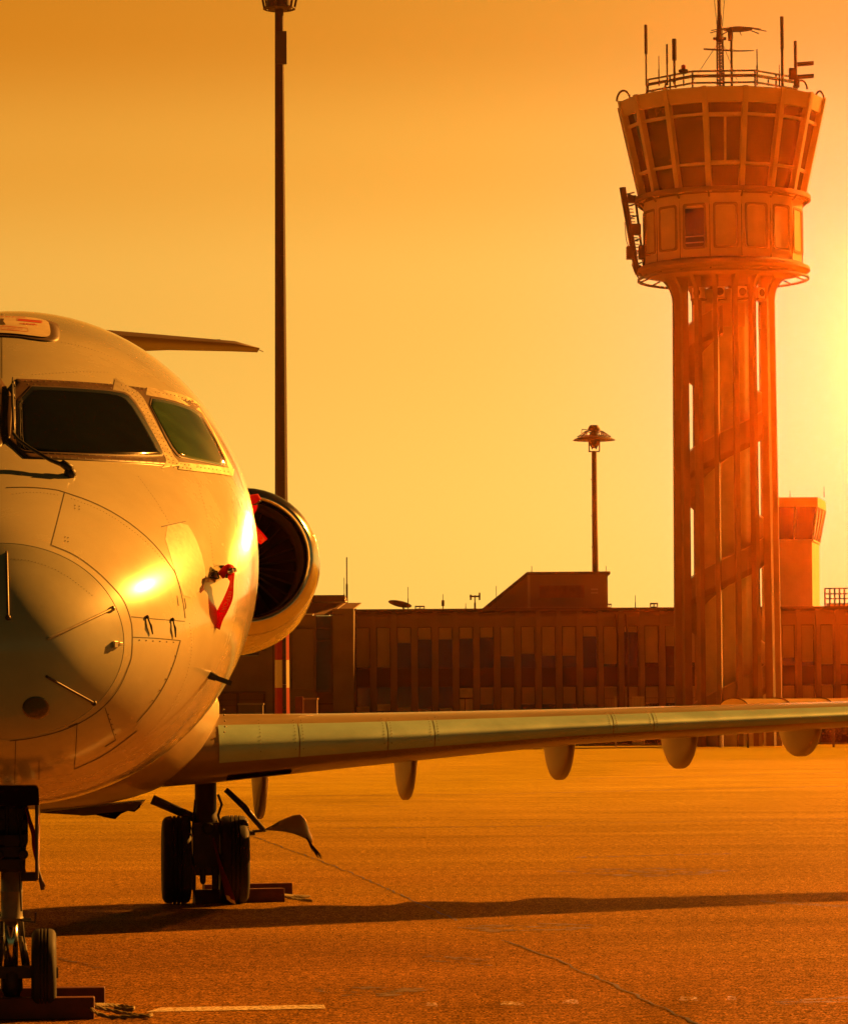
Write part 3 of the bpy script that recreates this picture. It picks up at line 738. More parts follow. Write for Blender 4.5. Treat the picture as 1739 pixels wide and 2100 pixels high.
# ---------------------------------------------------------------- things on the apron near the aircraft
def chock(name, label, bars, rope, group, th=.12):
    c = (Vector(bars[0][0])+Vector(bars[0][1]))/2
    t = thing(name, label, 'wheel chock', (c.x, c.y, 0), 0, group)
    for p, q, h in bars:
        p, q = Vector(p)-Vector((c.x, c.y, 0)), Vector(q)-Vector((c.x, c.y, 0))
        d = (q-p).normalized(); n = Vector((-d.y, d.x, 0))
        b = MB(); b.hexa([p-n*th/2, q-n*th/2, q+n*th/2, p+n*th/2], [v+Vector((0, 0, h)) for v in (p-n*th*.42, q-n*th*.42, q+n*th*.42, p+n*th*.42)])
        b.build('chock_bar', m_chock, t, bevel=.007)
    for path, r in rope:
        b = MB(); P = [Vector(p)-Vector((c.x, c.y, 0)) for p in path]; out = []
        for a, e in zip(P[:-1], P[1:]):
            k = max(1, int((e-a).length/.02)); out += [a+(e-a)*i/k for i in range(k)]
        out.append(P[-1])
        for ph in (0, math.pi):
            b.tube([p+Vector((0, math.cos(i*1.3+ph)*r*.5, math.sin(i*1.3+ph)*r*.5)) for i, p in enumerate(out)], r*.62, 6)
        b.build('pull_rope', m_rope, t, smooth=True)
    return t
m_chock = mat('red_painted_wood', (.10, .022, .010), .62, noise=(9, .45), bump=(14, .25, .01))
m_rope = mat('hemp_rope', (.20, .16, .07), .85, noise=(60, .3))
def g_(px, py, z=0): v = gp(px, py, z); return (v.x, v.y, 0)
def rp(px, py, z): v = gp(px, py, z); return (v.x, v.y, z)
f0, f1 = gp(-150, 2094), gp(194, 2090)
b0, b1 = gp(-150, 2064), gp(172, 2062)
dy = .55
chock('wheel_chock', 'red wooden wheel chock with frayed pull ropes round the nose wheel', [((f0.x, f0.y, 0), (f1.x, f1.y, 0), .112), ((f0.x, f0.y+.72, 0), (f1.x-.01, f1.y+.72, 0), .11)],
      [([rp(194, 2066, .05), rp(222, 2072, .03), rp(250, 2079, .014), rp(285, 2084, .012), rp(312, 2084, .015)], .011),
       ([rp(186, 2070, .06), rp(200, 2080, .03), rp(222, 2087, .012), rp(260, 2087, .012), rp(305, 2085, .02), rp(312, 2082, .02)], .011),
       ([rp(194, 2062, .05), rp(215, 2062, .03), rp(245, 2064, .014), rp(275, 2068, .012), rp(272, 2071, .012), rp(235, 2069, .012)], .011)], 'red chocks at the aircraft wheels')
f0, f1 = gp(398, 1854), gp(581, 1850)
chock('wheel_chock', 'red wooden wheel chock with a short rope loop, at the main wheels under the wing', [((f0.x, f0.y, 0), (f1.x, f1.y, 0), .115), ((f0.x+.02, f0.y+.98, 0), (f1.x+.03, f1.y+.98, 0), .115)],
      [([rp(576, 1838, .05), rp(596, 1843, .03), rp(620, 1846, .012), rp(640, 1848, .012)], .012), ([rp(578, 1836, .06), rp(600, 1838, .03), rp(636, 1839, .015), rp(620, 1841, .012), rp(596, 1842, .012)], .012)], 'red chocks at the aircraft wheels')
# red streamers
def streamer(name, label, Lp, Rp, depth, text=None, extra=None, material=None, wave=.0, rows=28, twist=-.05):
    """Lp, Rp: matching picture points along both edges; depth(u) gives plane-local y"""
    def samp(P, u):
        n = len(P)-1; x = min(n-1e-6, u*n); i = int(x); f = x-i
        p0, p1, p2, p3 = P[max(0, i-1)], P[i], P[i+1], P[min(n, i+2)]
        cr = lambda k: .5*(2*p1[k]+(p2[k]-p0[k])*f+(2*p0[k]-5*p1[k]+4*p2[k]-p3[k])*f*f+(3*p1[k]-p0[k]-3*p2[k]+p3[k])*f**3)
        return cr(0), cr(1)
    def S(u, v, off=0):
        a, c = samp(Lp, u), samp(Rp, u); x, y = a[0]+(c[0]-a[0])*v, a[1]+(c[1]-a[1])*v
        p = lp(x, y, depth(u)+wave*math.sin(u*9)*.5+twist*(v-.5)-off); return l2w(p)
    base = S(0, .5); t = thing(name, label, 'warning streamer', base, 0, 'red remove before flight streamers')
    b = MB()
    fr = [[S(i/rows, j/4)-base for j in range(5)] for i in range(rows+1)]
    bk = [[S(i/rows, j/4, -.003)-base for j in range(5)] for i in range(rows+1)]
    b.rings([f+k[::-1] for f, k in zip(fr, bk)], True)
    b.build('ribbon', material or m_red, t, smooth=True)
    if text:
        s_, u0, u1 = text; v_, f_ = text_mesh(s_); mx = max(abs(p.x) for p in v_); my = max(abs(p.y) for p in v_)
        b = MB(); b.add([S(u0+(u1-u0)*(p.x/mx+1)/2, .5+.27*p.y/my, .004)-base for p in v_], f_); b.build('printed_words', m_redd, t, fixn=False)
    if extra: extra(t, base)
    return t
def cover1(t, base):
    b = MB(); y = PROBEY-.06
    q = lambda x, yy, d=0: l2w(lp(x, yy, y+d))-base
    b.tube([q(452, 1181), q(458, 1176), q(463, 1172, -.01), q(470, 1168, -.02), q(474, 1169, -.03)], [.020, .023, .026, .028, .024], 12)
    b.build('tube_cover', m_red, t, smooth=True)
    b = MB(); b.tube([q(446, 1187, -.02), q(432, 1185, -.02), q(429, 1181, -.02), q(434, 1175, -.02), q(445, 1172, -.02), q(449, 1186, -.02), q(446, 1187, -.02)], .0045, 6)
    b.tube([q(465, 1167, -.03), q(470, 1166, -.04), q(474, 1172, -.04), q(473, 1178, -.03)], .004, 6); b.tube([q(465, 1178, -.03), q(465, 1186, -.03)], .006, 6); b.build('tie_cord', m_dark, t, smooth=True)
streamer('streamer', 'red streamer lettered in capitals hanging from the pitot probe on the nose side',
    [(469.7,1173.7),(467.4,1186.5),(471,1195.4),(459.3,1225),(445.2,1253.4),(442.4,1272),(439.6,1285.9)],
    [(481.5,1175.3),(480.5,1185.5),(479.4,1197),(477.5,1228),(467,1254),(457.5,1272),(450.9,1292.5)],
    lambda u: PROBEY-.05+.05*u, ('REMOVE BEFORE FLIGHT', .10, .985), cover1, wave=.03)
def cover2(t, base):
    b = MB(); y = 1.55
    q = lambda x, yy, d=0: l2w(lp(x, yy, y+d))-base
    b.tube([q(503, 1031), q(512, 1028), q(518, 1024), q(526, 1023), q(530, 1028)], [.012, .022, .028, .03, .022], 10)
    b.build('tube_cover', m_red, t, smooth=True)
    b = MB(); b.tube([q(529, 1027), q(533, 1030)], .008, 6); b.tube([q(505, 1030), q(505, 1023), q(511, 1017), q(516, 1020)], .004, 6); b.tube([q(526, 1032), q(525, 1040)], .006, 6); b.build('tie_cord', m_dark, t, smooth=True)
streamer('streamer', 'twisted red streamer in front of the dark engine intake beside the fuselage',
    [(513.7,1036),(513.5,1046),(513.2,1060),(515.4,1067),(515.7,1088.7),(524,1105),(534.4,1117.4)],
    [(529,1036),(526,1047),(518.6,1060.5),(517,1067),(533,1086),(541,1095),(549.4,1105.3)],
    lambda u: 1.5, ('REMOVE BEFORE', .52, .98), cover2, wave=.03)
def cord3(t, base):
    q = lambda x, yy, d=0: l2w(lp(x, yy, -.15+d))-base
    b = MB(); b.tube([q(50, 1640), q(58, 1668), q(64, 1690)], .006, 6); b.tube([q(75, 1772), q(80, 1790), q(84, 1806), q(88, 1826)], [.006, .006, .012, .011], 6); b.tube([q(76, 1772), q(83, 1800), q(91, 1820)], [.005, .006, .009], 6)
    b.build('tie_cord', m_dark, t, smooth=True)
streamer('streamer', 'folded red streamer hanging beside the nose gear leg at the left edge',
    [(50, 1655), (58, 1690), (64, 1712), (66, 1740), (74, 1775)], [(54, 1655), (67, 1690), (74, 1712), (78, 1740), (77, 1775)], lambda u: -.15, None, cord3, wave=.04)
m_yel = mat('yellow_reflective_tape', (.75, .50, .08), .5)
def tip4(t, base):
    q = lambda x, yy, d=0: l2w(lp(x, yy, 11.0+d))-base
    b = MB(); n_ = Vector((0, .004, 0)); P4 = [q(463, 1837), q(469, 1838), q(480, 1848), q(483, 1855), q(474, 1852), q(466, 1846)]
    b.prism(P4, n_); b.build('reflective_tip', m_yel, t)
streamer('streamer', 'long narrow dark red streamer with a yellow tip hanging from the main gear leg',
    [(436, 1720), (442, 1750), (449, 1780), (457, 1815), (462, 1838)], [(440, 1718), (447, 1748), (457, 1780), (472, 1815), (484, 1850)], lambda u: 11.0, None, tip4, mat('dark_red_webbing', (.16, .01, .008), .8))

# ---------------------------------------------------------------- apron
def asphalt():
    m = bpy.data.materials.new('apron_asphalt'); m.use_nodes = True; nt = m.node_tree; N = nt.nodes; L = nt.links; b = N['Principled BSDF']
    tc = N.new('ShaderNodeTexCoord')
    def noise(sc, det=2, ro=.6, st=(1,1,1)):
        mp_ = N.new('ShaderNodeMapping'); mp_.inputs['Scale'].default_value = st; L.new(tc.outputs['Object'], mp_.inputs[0])
        n = N.new('ShaderNodeTexNoise'); n.inputs['Scale'].default_value = sc; n.inputs['Detail'].default_value = det; n.inputs['Roughness'].default_value = ro; L.new(mp_.outputs[0], n.inputs['Vector']); return n.outputs['Fac']
    def mr(f, a, c, lo, hi):
        r = N.new('ShaderNodeMapRange'); L.new(f, r.inputs[0])
        for i, x in zip((1, 2, 3, 4), (a, c, lo, hi)): r.inputs[i].default_value = x
        return r.outputs[0]
    def mul(a, c):
        x = N.new('ShaderNodeMath'); x.operation = 'MULTIPLY'; L.new(a, x.inputs[0]); L.new(c, x.inputs[1]); return x.outputs[0]
    fine = mul(mr(noise(66, 2, .7), .43, .57, .10, 2.0), mr(noise(17, 3, .75), .40, .60, .50, 1.5))       # aggregate
    mid = mr(noise(9, 4, .7), .35, .65, .80, 1.2)
    big = mr(noise(.35, 4, .6, (1, 1, 1)), .3, .7, .82, 1.15)
    streak = mr(noise(.9, 5, .7, (.06, 1, 1)), .42, .62, 1.05, .84)
    f = mul(mul(fine, mid), mul(big, streak))
    mx = N.new('ShaderNodeMix'); mx.data_type = 'RGBA'; mx.blend_type = 'MULTIPLY'; mx.inputs[0].default_value = 1; mx.clamp_result = False
    L.new(f, mx.inputs[7]); L.new(mx.outputs[2], b.inputs['Base Color'])
    # far end of the apron coloured lighter to carry the glare of distant ground
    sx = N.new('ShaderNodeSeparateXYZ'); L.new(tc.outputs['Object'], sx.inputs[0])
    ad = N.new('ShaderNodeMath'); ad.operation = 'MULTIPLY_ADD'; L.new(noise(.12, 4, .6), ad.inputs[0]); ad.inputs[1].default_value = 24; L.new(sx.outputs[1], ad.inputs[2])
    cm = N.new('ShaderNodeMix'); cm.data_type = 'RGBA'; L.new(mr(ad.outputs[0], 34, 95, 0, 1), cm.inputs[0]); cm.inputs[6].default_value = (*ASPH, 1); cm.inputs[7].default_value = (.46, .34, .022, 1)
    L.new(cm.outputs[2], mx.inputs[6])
    b.inputs['Roughness'].default_value = .75; b.inputs['Specular IOR Level'].default_value = .01
    bp = N.new('ShaderNodeBump'); bp.inputs['Strength'].default_value = .6; bp.inputs['Distance'].default_value = .02; L.new(noise(40, 4, .7), bp.inputs['Height']); L.new(bp.outputs[0], b.inputs['Normal'])
    return m
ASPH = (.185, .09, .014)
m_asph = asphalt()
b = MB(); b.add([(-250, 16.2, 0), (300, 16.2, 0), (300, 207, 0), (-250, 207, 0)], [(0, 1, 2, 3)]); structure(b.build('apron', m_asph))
b = MB(); b.add([(-250, -60, 0), (300, -60, 0), (300, 16.2, 0), (-250, 16.2, 0)], [(0, 1, 2, 3)]); structure(b.build('bounce_blocker_ground', mat('bounce_cut_black', (.045, .035, .025), .85, noise=(40, .4))))  # unseen dark ground added to cut light bounced onto the nose
b = MB(); b.add([(-2500, -400, -.05), (2500, -400, -.05), (2500, 3500, -.05), (-2500, 3500, -.05)], [(0, 1, 2, 3)]); structure(b.build('ground', mat('dry_earth', (.16, .11, .06), .9, noise=(.5, .4))))
b = MB(); b.box((-250, 207, -.04), (300, 207.35, .12)); structure(b.build('kerb', mat('kerb_concrete', (.30, .26, .2), .8, noise=(3, .4))))
b = MB(); b.add([(-250, 207.35, .09), (300, 207.35, .09), (300, 211, .09), (-250, 211, .09)], [(0, 1, 2, 3)]); structure(b.build('verge', mat('verge_soil', (.14, .10, .055), .9, noise=(1.5, .5))))
b = MB(); b.add([(-250, 211, .10), (300, 211, .10), (300, 260, .10), (-250, 260, .10)], [(0, 1, 2, 3)]); structure(b.build('pavement', mat('pavement_slab', (.24, .2, .15), .8, noise=(2, .3))))
# painted line, worn
def worn(name, col, sc, lo):
    m = mat(name, col, .6); nt = m.node_tree; N = nt.nodes; L = nt.links
    tc = N.new('ShaderNodeTexCoord'); n = N.new('ShaderNodeTexNoise'); n.inputs['Scale'].default_value = sc; n.inputs['Detail'].default_value = 5; n.inputs['Roughness'].default_value = .75; L.new(tc.outputs['Object'], n.inputs['Vector'])
    r = N.new('ShaderNodeMapRange'); L.new(n.outputs['Fac'], r.inputs[0]); r.inputs[1].default_value = lo; r.inputs[2].default_value = lo+.06; L.new(r.outputs[0], N['Principled BSDF'].inputs['Alpha'])
    return m
m_line = worn('worn_line_paint', (.62, .52, .36), 40, .44)
b = MB(); P = [gp(300, 2078), gp(668, 2071), gp(664, 2063), gp(330, 2069)]
b.add([(p.x, p.y, .004) for p in P], [(0, 1, 2, 3)]); structure(b.build('painted_line', m_line))
for x, y, w_ in ((885, 2062, 26), (1050, 2060, 50), (1170, 2056, 34), (1412, 2050, 40), (1500, 2049, 22)):
    b = MB(); P = [gp(x-w_/2, y+4), gp(x+w_/2, y+5), gp(x+w_/2-3, y-3), gp(x-w_/2+4, y-4)]
    b.add([(p.x, p.y, .004) for p in P], [(0, 1, 2, 3)]); structure(b.build('paint_remnant', worn('faded_dash_paint', (.55, .44, .28), 30, .5)))
m_stain = worn('oil_stain', (.075, .042, .014), 3.5, .50); m_skid = worn('tyre_rubber_mark', (.065, .036, .014), 9, .49)
for (x0, y0, x1, y1, w_) in ((865, 1962, 1005, 1972, .25), (880, 1972, 1010, 1982, .12), (1560, 1850, 1760, 1862, .5), (1590, 2058, 1760, 2050, .35), (700, 1700, 1150, 1695, .3), (1180, 1760, 1500, 1752, .35), (90, 1960, 220, 1990, .18)):
    P = [gp(x0, y0), gp(x1, y1)]; n = Vector((0, w_/2, 0)); b = MB(); b.add([(*(P[0]-n).xy, .0035), (*(P[1]-n).xy, .0035), (*(P[1]+n).xy, .0035), (*(P[0]+n).xy, .0035)], [(0, 1, 2, 3)]); structure(b.build('tyre_mark', m_skid))
for x, y, r_ in ((1080, 1905, .5), (1330, 1790, .8), (760, 2035, .3)):
    c = gp(x, y); b = MB(); b.add([(c.x+r_*math.cos(a)*(1+.25*math.sin(3*a)), c.y+r_*1.3*math.sin(a), .003) for a in [2*math.pi*j/20 for j in range(20)]], [tuple(range(20))]); structure(b.build('oil_stain', m_stain))
# tar joints and cracks
m_tar = mat('tar_seal', (.030, .022, .016), .7)
def crack(pts, w, name='pavement_crack', jit=.03):
    P = [gp(x, y) for x, y in pts]; out = []
    for a, c in zip(P[:-1], P[1:]):
        k = max(2, int((c-a).length/.22)); out += [a+(c-a)*i/k for i in range(k)]
    out.append(P[-1]); L_, R_ = [], []
    for i, p in enumerate(out):
        d = (out[min(i+1, len(out)-1)]-out[max(0, i-1)]).normalized(); n = Vector((-d.y, d.x, 0)); o = n*random.uniform(-jit, jit); ww = w*random.uniform(.5, 1.3)/2
        L_.append((*(p+o+n*ww).xy, .004)); R_.append((*(p+o-n*ww).xy, .004))
    b = MB(); b.rings([[l, r] for l, r in zip(L_, R_)], False); structure(b.build(name, m_tar))
crack([(500, 1708), (560, 1732), (640, 1760), (740, 1800), (842, 1846), (940, 1890)], .022, jit=.02)
crack([(1030, 1930), (1140, 1970), (1232, 2010), (1330, 2056), (1440, 2105)], .02, jit=.02)
crack([(550, 1634), (1000, 1630), (1500, 1618), (1800, 1612)], .16, jit=.08)
crack([(600, 1606), (1100, 1600), (1800, 1584)], .14, jit=.1)
crack([(90, 1690), (600, 1690), (1300, 1689), (1800, 1678)], .05, jit=.06)
crack([(90, 1660), (600, 1640), (900, 1641)], .06, jit=.06)
crack([(640, 1652), (820, 1655)], .10, jit=.06)
crack([(1200, 1562), (1800, 1555)], .25, jit=.2)
crack([(1350, 1541), (1800, 1536)], .3, jit=.2)
# ---------------------------------------------------------------- control tower
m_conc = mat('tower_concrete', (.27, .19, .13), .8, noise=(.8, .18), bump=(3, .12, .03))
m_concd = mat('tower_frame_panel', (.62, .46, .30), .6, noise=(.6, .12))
m_tglass = mat('cab_tinted_glass', (.035, .02, .012), .10, spec=.6, noise=(.3, .3))
m_blind = mat('pale_infill_panel', (.62, .46, .28), .6, noise=(1.2, .15))
m_steel = mat('galvanised_steel', (.22, .16, .12), .55, metal=.3)
m_steeld = mat('dark_mast_steel', (.07, .05, .04), .6)
YT_ = 196.0
tc0 = pt(1488, 1000, YT_); TX = tc0.x
ppm = F/YT_
tower = thing('control_tower', 'tall concrete airport control tower with flared glazed cab, ribbed shaft and roof aerials', 'control tower', (TX, YT_, 0))
def zn(py, rpx=0, px=1485):      # height of something at the front face with radius rpx
    return pt(px, py, YT_-rpx/ppm).z
NS = 16; A0 = R(8.6)
def dirv(k, f=0.0): a = A0+(k+f)*2*math.pi/NS; return Vector((math.sin(a), -math.cos(a), 0))
def ringpts(r, z, n=NS, f=0): return [dirv(k, f)*r+Vector((0, 0, z)) for k in range(n)]
rp_ = lambda px: px/ppm
z_top, z_fb, z_t1, z_t2, z_cb = zn(175, 213), zn(206, 209), zn(230, 206), zn(332, 182), zn(385, 170)
def cabr(z): u = (z-z_cb)/(z_top-z_cb); return rp_(168+(214-168)*u)
# drum and flare
b = MB()
z_dt, z_db = zn(395, 164), zn(526, 164)
b.rings([ringpts(rp_(150), z_cb+.05), ringpts(rp_(166), z_dt), ringpts(rp_(164), z_db)], True, True, True)
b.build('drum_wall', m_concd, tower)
b = MB(); 
prof = [(178, 531), (179, 537), (170, 541), (160, 548), (150, 556)]
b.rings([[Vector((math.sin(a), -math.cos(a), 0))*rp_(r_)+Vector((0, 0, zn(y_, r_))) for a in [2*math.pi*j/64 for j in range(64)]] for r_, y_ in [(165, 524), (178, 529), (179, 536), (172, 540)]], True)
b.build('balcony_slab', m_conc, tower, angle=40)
b = MB(); fl = []
for i in range(13):
    a = math.pi/2*i/12; r_ = 106+48*(1-math.sin(a)); z_ = zn(543, 160)-rp_(58)*(1-math.cos(a))
    fl.append((rp_(r_), z_))
fl = [(rp_(168), zn(536, 168)), (rp_(154), zn(541, 160))]+fl
b.rings([[Vector((math.sin(a), -math.cos(a), 0))*r_+Vector((0, 0, z_)) for a in [2*math.pi*j/64 for j in range(64)]] for r_, z_ in fl[:8]], True, True, True)
b.build('flared_soffit', m_conc, tower, angle=40)
zfl = fl[-1][1]
# pillars, their heads curving out into the soffit
b0_ = 0
for k in range(NS):
    d = dirv(k, 0); t_ = Vector((-d.y, d.x, 0))*rp_(4.6)
    ri, ro = rp_(92), rp_(106.5)
    out = [(ro+.12, 0)]+[(ro, zfl-rp_(70))]+[(r_, z_) for r_, z_ in fl[::-1] if z_ <= fl[2][1]+.01][:12]
    outp = [d*r_+Vector((0, 0, z_)) for r_, z_ in out]
    inn = [d*ri+Vector((0, 0, out[-1][1])), d*ri]
    poly = outp+inn
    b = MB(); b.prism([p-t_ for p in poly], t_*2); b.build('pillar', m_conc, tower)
# core
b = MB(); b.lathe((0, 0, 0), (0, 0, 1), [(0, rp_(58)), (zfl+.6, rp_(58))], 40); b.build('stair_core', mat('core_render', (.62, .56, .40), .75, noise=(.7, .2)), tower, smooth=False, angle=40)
# spiral stair
pitch = 259/ppm; st = MB(); par = MB(); rl = MB(); n_ = 24
zc_ = zn(980, 60)-.3
turns = 5
rs, rp2 = [], []; top_ = []
for i in range(n_*turns+1):
    a = -math.pi/2+2*math.pi*(i/n_-2.6); z = zc_+pitch*(i/n_-2.6)
    if z < .1 or z > zfl-1.3: continue
    d = Vector((math.sin(a), -math.cos(a), 0)); r0, r1 = rp_(57), rp_(90)
    rs.append([d*r0+Vector((0,0,z)), d*r1+Vector((0,0,z)), d*r1+Vector((0,0,z-.35)), d*r0+Vector((0,0,z-.35))])
    rp2.append([d*r1+Vector((0,0,z-.1)), d*r1+Vector((0,0,z+1.15)), d*(r1-.05)+Vector((0,0,z+1.15)), d*(r1-.05)+Vector((0,0,z-.1))]); top_.append(d*r1+Vector((0,0,z+1.2)))
st.rings(rs, True); st.build('spiral_stair', m_conc, tower)
par.rings(rp2, True); par.build('stair_parapet', mat('mesh_parapet', (.36, .27, .19), .6), tower)
rl.tube(top_, .03, 5); rl.build('stair_handrail', m_blind, tower)
# machine room under the flare
for k in range(-3, 3):
    d = dirv(k, .5); t_ = Vector((-d.y, d.x, 0)); w_ = 2*rp_(82)*math.sin(math.pi/NS)-.30
    c = d*rp_(80)+Vector((0, 0, zn(645, 80)))
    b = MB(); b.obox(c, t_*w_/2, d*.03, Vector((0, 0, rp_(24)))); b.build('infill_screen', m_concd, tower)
for k, px in ((-2, 1434), (-1, 1476), (0, 1519), (1, 1558)):
    d = dirv(k, .5 if k < 9 else 0); t_ = Vector((-d.y, d.x, 0))
    x = pt(px, 600, YT_-rp_(96)).x-TX; c = Vector((x, -math.sqrt(max(.1, rp_(94)**2-x*x)), zn(598, 95)))
    d = Vector((c.x, c.y, 0)).normalized(); t_ = Vector((-d.y, d.x, 0))
    b = MB(); b.obox(c, t_*rp_(11), d*.22, Vector((0, 0, rp_(11)))); ac = b.build('air_conditioner', m_blind, tower, bevel=.03)
    b = MB(); b.lathe(c+d*.23+t_*.03, d, [(-.01, rp_(8)), (.012, rp_(8))], 16); b.build('fan_grille', m_steeld, ac)
    b = MB(); b.obox(c-Vector((0, 0, rp_(13.5))), t_*rp_(13), d*.3, Vector((0, 0, .05))); b.build('bracket', m_conc, ac)
# drum windows
for k in range(NS):
    d0, d1 = dirv(k, 0), dirv(k, 1); r_ = rp_(164.6)
    A, B_ = d0*r_, d1*r_; mid = (A+B_)/2; u = (B_-A).normalized(); n = Vector((mid.x, mid.y, 0)).normalized(); hw = (B_-A).length/2*.78
    z0, z1 = zn(508, 160), zn(414, 160); cz = (z0+z1)/2; hh = (z1-z0)/2
    def rr(hw, hh, off, rad=.15):
        o = []
        for qx, qz, a0 in ((1, 1, 0), (-1, 1, 90), (-1, -1, 180), (1, -1, 270)):
            for j in range(5):
                a = R(a0+j*22.5); o.append(mid+u*(qx*(hw-rad)+rad*math.cos(a))+Vector((0, 0, cz+qz*(hh-rad)+rad*math.sin(a)))+n*off)
        return o
    opened = (k % NS) in (14,)
    b = MB(); b.rings([rr(hw, hh, .0), rr(hw, hh, .07), rr(hw-.12, hh-.12, .07), rr(hw-.13, hh-.13, .02)], True, False, False)
    w_ = b.build('drum_window', m_conc, tower)
    b = MB(); b.rings([rr(hw-.10, hh-.10, .02), rr(hw-.12, hh-.12, .025)], True, False, True); b.build('pane', m_tglass if opened else m_blind, w_)
    if opened:
        b = MB()
        for z in (cz-hh*.45, cz-hh*.72): b.obox(mid+n*.05+Vector((0, 0, z)), u*(hw-.15), n*.02, Vector((0, 0, .03)))
        b.build('guard_bar', m_blind, w_)
    b = MB(); b.tube([A+n*.01+Vector((0, 0, z_db)), A+n*.01+Vector((0, 0, z_dt))], .025, 4); b.build('panel_joint', m_steeld, tower)
# railing rings round the drum
for nm, r_, y_, hgt, thk in (('cab_ring_walkway', 182, 379, .24, .28), ('lower_ring_rail', 177, 549, .12, .12)):
    z_ = zn(y_, r_); b = MB()
    b.rings([[Vector((math.sin(a), -math.cos(a), 0))*(rp_(r_)-o1)+Vector((0, 0, z_+o2)) for o1, o2 in ((0, 0), (0, -hgt), (thk, -hgt), (thk, 0))] for a in [2*math.pi*j/64 for j in range(65)]], True, False, False)
    b.build(nm, m_conc if r_ == 182 else m_steel, tower, angle=40)
b = MB()
for k in range(NS):
    d = dirv(k, 0); b.tube([d*rp_(166)+Vector((0, 0, zn(400, 170))), d*rp_(181)+Vector((0, 0, zn(385, 182)))], .06, 5); b.tube([d*rp_(155)+Vector((0, 0, zn(546, 160))), d*rp_(177)+Vector((0, 0, zn(552, 177)))], .05, 5)
b.build('ring_bracket', m_steel, tower)
# cab: mullions, panes, fascia, roof
for k in range(NS):
    d = dirv(k, 0); t_ = Vector((-d.y, d.x, 0)); w_ = rp_(5.2)
    P0_, P1_ = d*(cabr(z_cb)+.10)+Vector((0, 0, z_cb-.15)), d*(cabr(z_top)+.10)+Vector((0, 0, z_top+.02))
    b = MB(); b.hexa([P0_-t_*w_-d*.35, P0_+t_*w_-d*.35, P0_+t_*w_, P0_-t_*w_], [P1_-t_*w_-d*.35, P1_+t_*w_-d*.35, P1_+t_*w_, P1_-t_*w_]); b.build('cab_mullion', m_concd, tower)
def facet(k, z0, z1, off, m0=.0):
    o = []
    for z, rev in ((z0, 0), (z1, 1)):
        A, B_ = dirv(k, 0)*(cabr(z)+off), dirv(k, 1)*(cabr(z)+off); v = (B_-A); A2, B2 = A+v*m0, B_-v*m0
        o += [A2+Vector((0,0,z)), B2+Vector((0,0,z))] if not rev else [B2+Vector((0,0,z)), A2+Vector((0,0,z))]
    return o
for k in range(NS):
    tiers = ((z_t1+.08, z_fb, 'transom_window'), (z_t2+.08, z_t1-.08, 'cab_window'), (z_cb, z_t2-.08, 'lower_window'))
    for za, zb, nm in tiers:
        q = facet(k, za, zb, -.22); b = MB(); d = dirv(k, .5)
        b.hexa([p-d*.04 for p in q], q); w_ = b.build(nm, m_tglass, tower)
        if nm == 'cab_window' and k == NS-1:
            b = MB()
            A, B_, C_, D_ = facet(k, za, zb, -.12, .05)
            for s0, s1 in ((A, B_), (B_, C_), (C_, D_), (D_, A), ((A+B_)/2, (C_+D_)/2)): b.tube([s0, s1], .085, 4)
            b.build('casement_frame', m_concd, w_)
    for z in (z_t1, z_t2):
        b = MB(); b.hexa(facet(k, z-.07, z+.07, -.25), facet(k, z-.07, z+.07, -.06)); b.build('cab_transom', m_concd, tower)
    b = MB(); b.hexa(facet(k, z_fb, z_top, -.3), facet(k, z_fb, z_top, 0.0)); b.build('roof_fascia', m_concd, tower)
b = MB(); b.rings([ringpts(cabr(z_top)-.15, z_top-.35), ringpts(cabr(z_top)-.15, z_top-.05)], True); b.build('cab_roof', m_conc, tower)
b = MB(); b.rings([ringpts(cabr(z_cb)-.1, z_cb-.3), ringpts(cabr(z_cb)-.1, z_cb)], True); b.build('cab_floor', m_conc, tower)
# dark ceiling inside and a desk so that the glass has depth
# roof railing
rr_ = rp_(165); zr0 = z_top; ya, yb_ = zn(150, 165), zn(141, 165)
b = MB()
for y_ in (zn(142, 165), zn(152, 165), zn(166, 165)):
    P = [d_*rr_+Vector((0, 0, y_)) for d_ in [dirv(k*2, .5) for k in range(8)]]
    b.tube(P+[P[0]], .055 if y_ != zn(152, 165) else .09, 5)
for k in range(8):
    A, B_ = dirv(k*2, .5)*rr_, dirv(k*2+2, .5)*rr_
    for j in range(2): p = A+(B_-A)*j/2; b.tube([p+Vector((0,0,z_top-.1)), p+Vector((0,0,zn(141, 165)))], .05, 5)
b.build('roof_railing', m_steel, tower)
# hoops at the corners
for px, w_, y0, y1 in ((1279, 28, 185, 207), (1375, 22, 163, 180), (1643, 25, 164, 182), (1681, 18, 186, 205)):
    x = (px-1484)/ppm*.985; side_r = rp_(214); yy = -math.sqrt(max(.2, side_r**2-x*x))*.15
    b = MB(); P = []
    c = pt(px, y1, YT_+yy); e = pt(px, y0, YT_+yy)
    for j in range(13):
        a = math.pi*j/12; P.append(Vector((c.x-TX+math.cos(a)*w_/2/ppm, yy, c.z+math.sin(a)*(e.z-c.z))))
    b.tube(P, .06, 6); b.build('ladder_hoop', m_steel, tower, smooth=True)
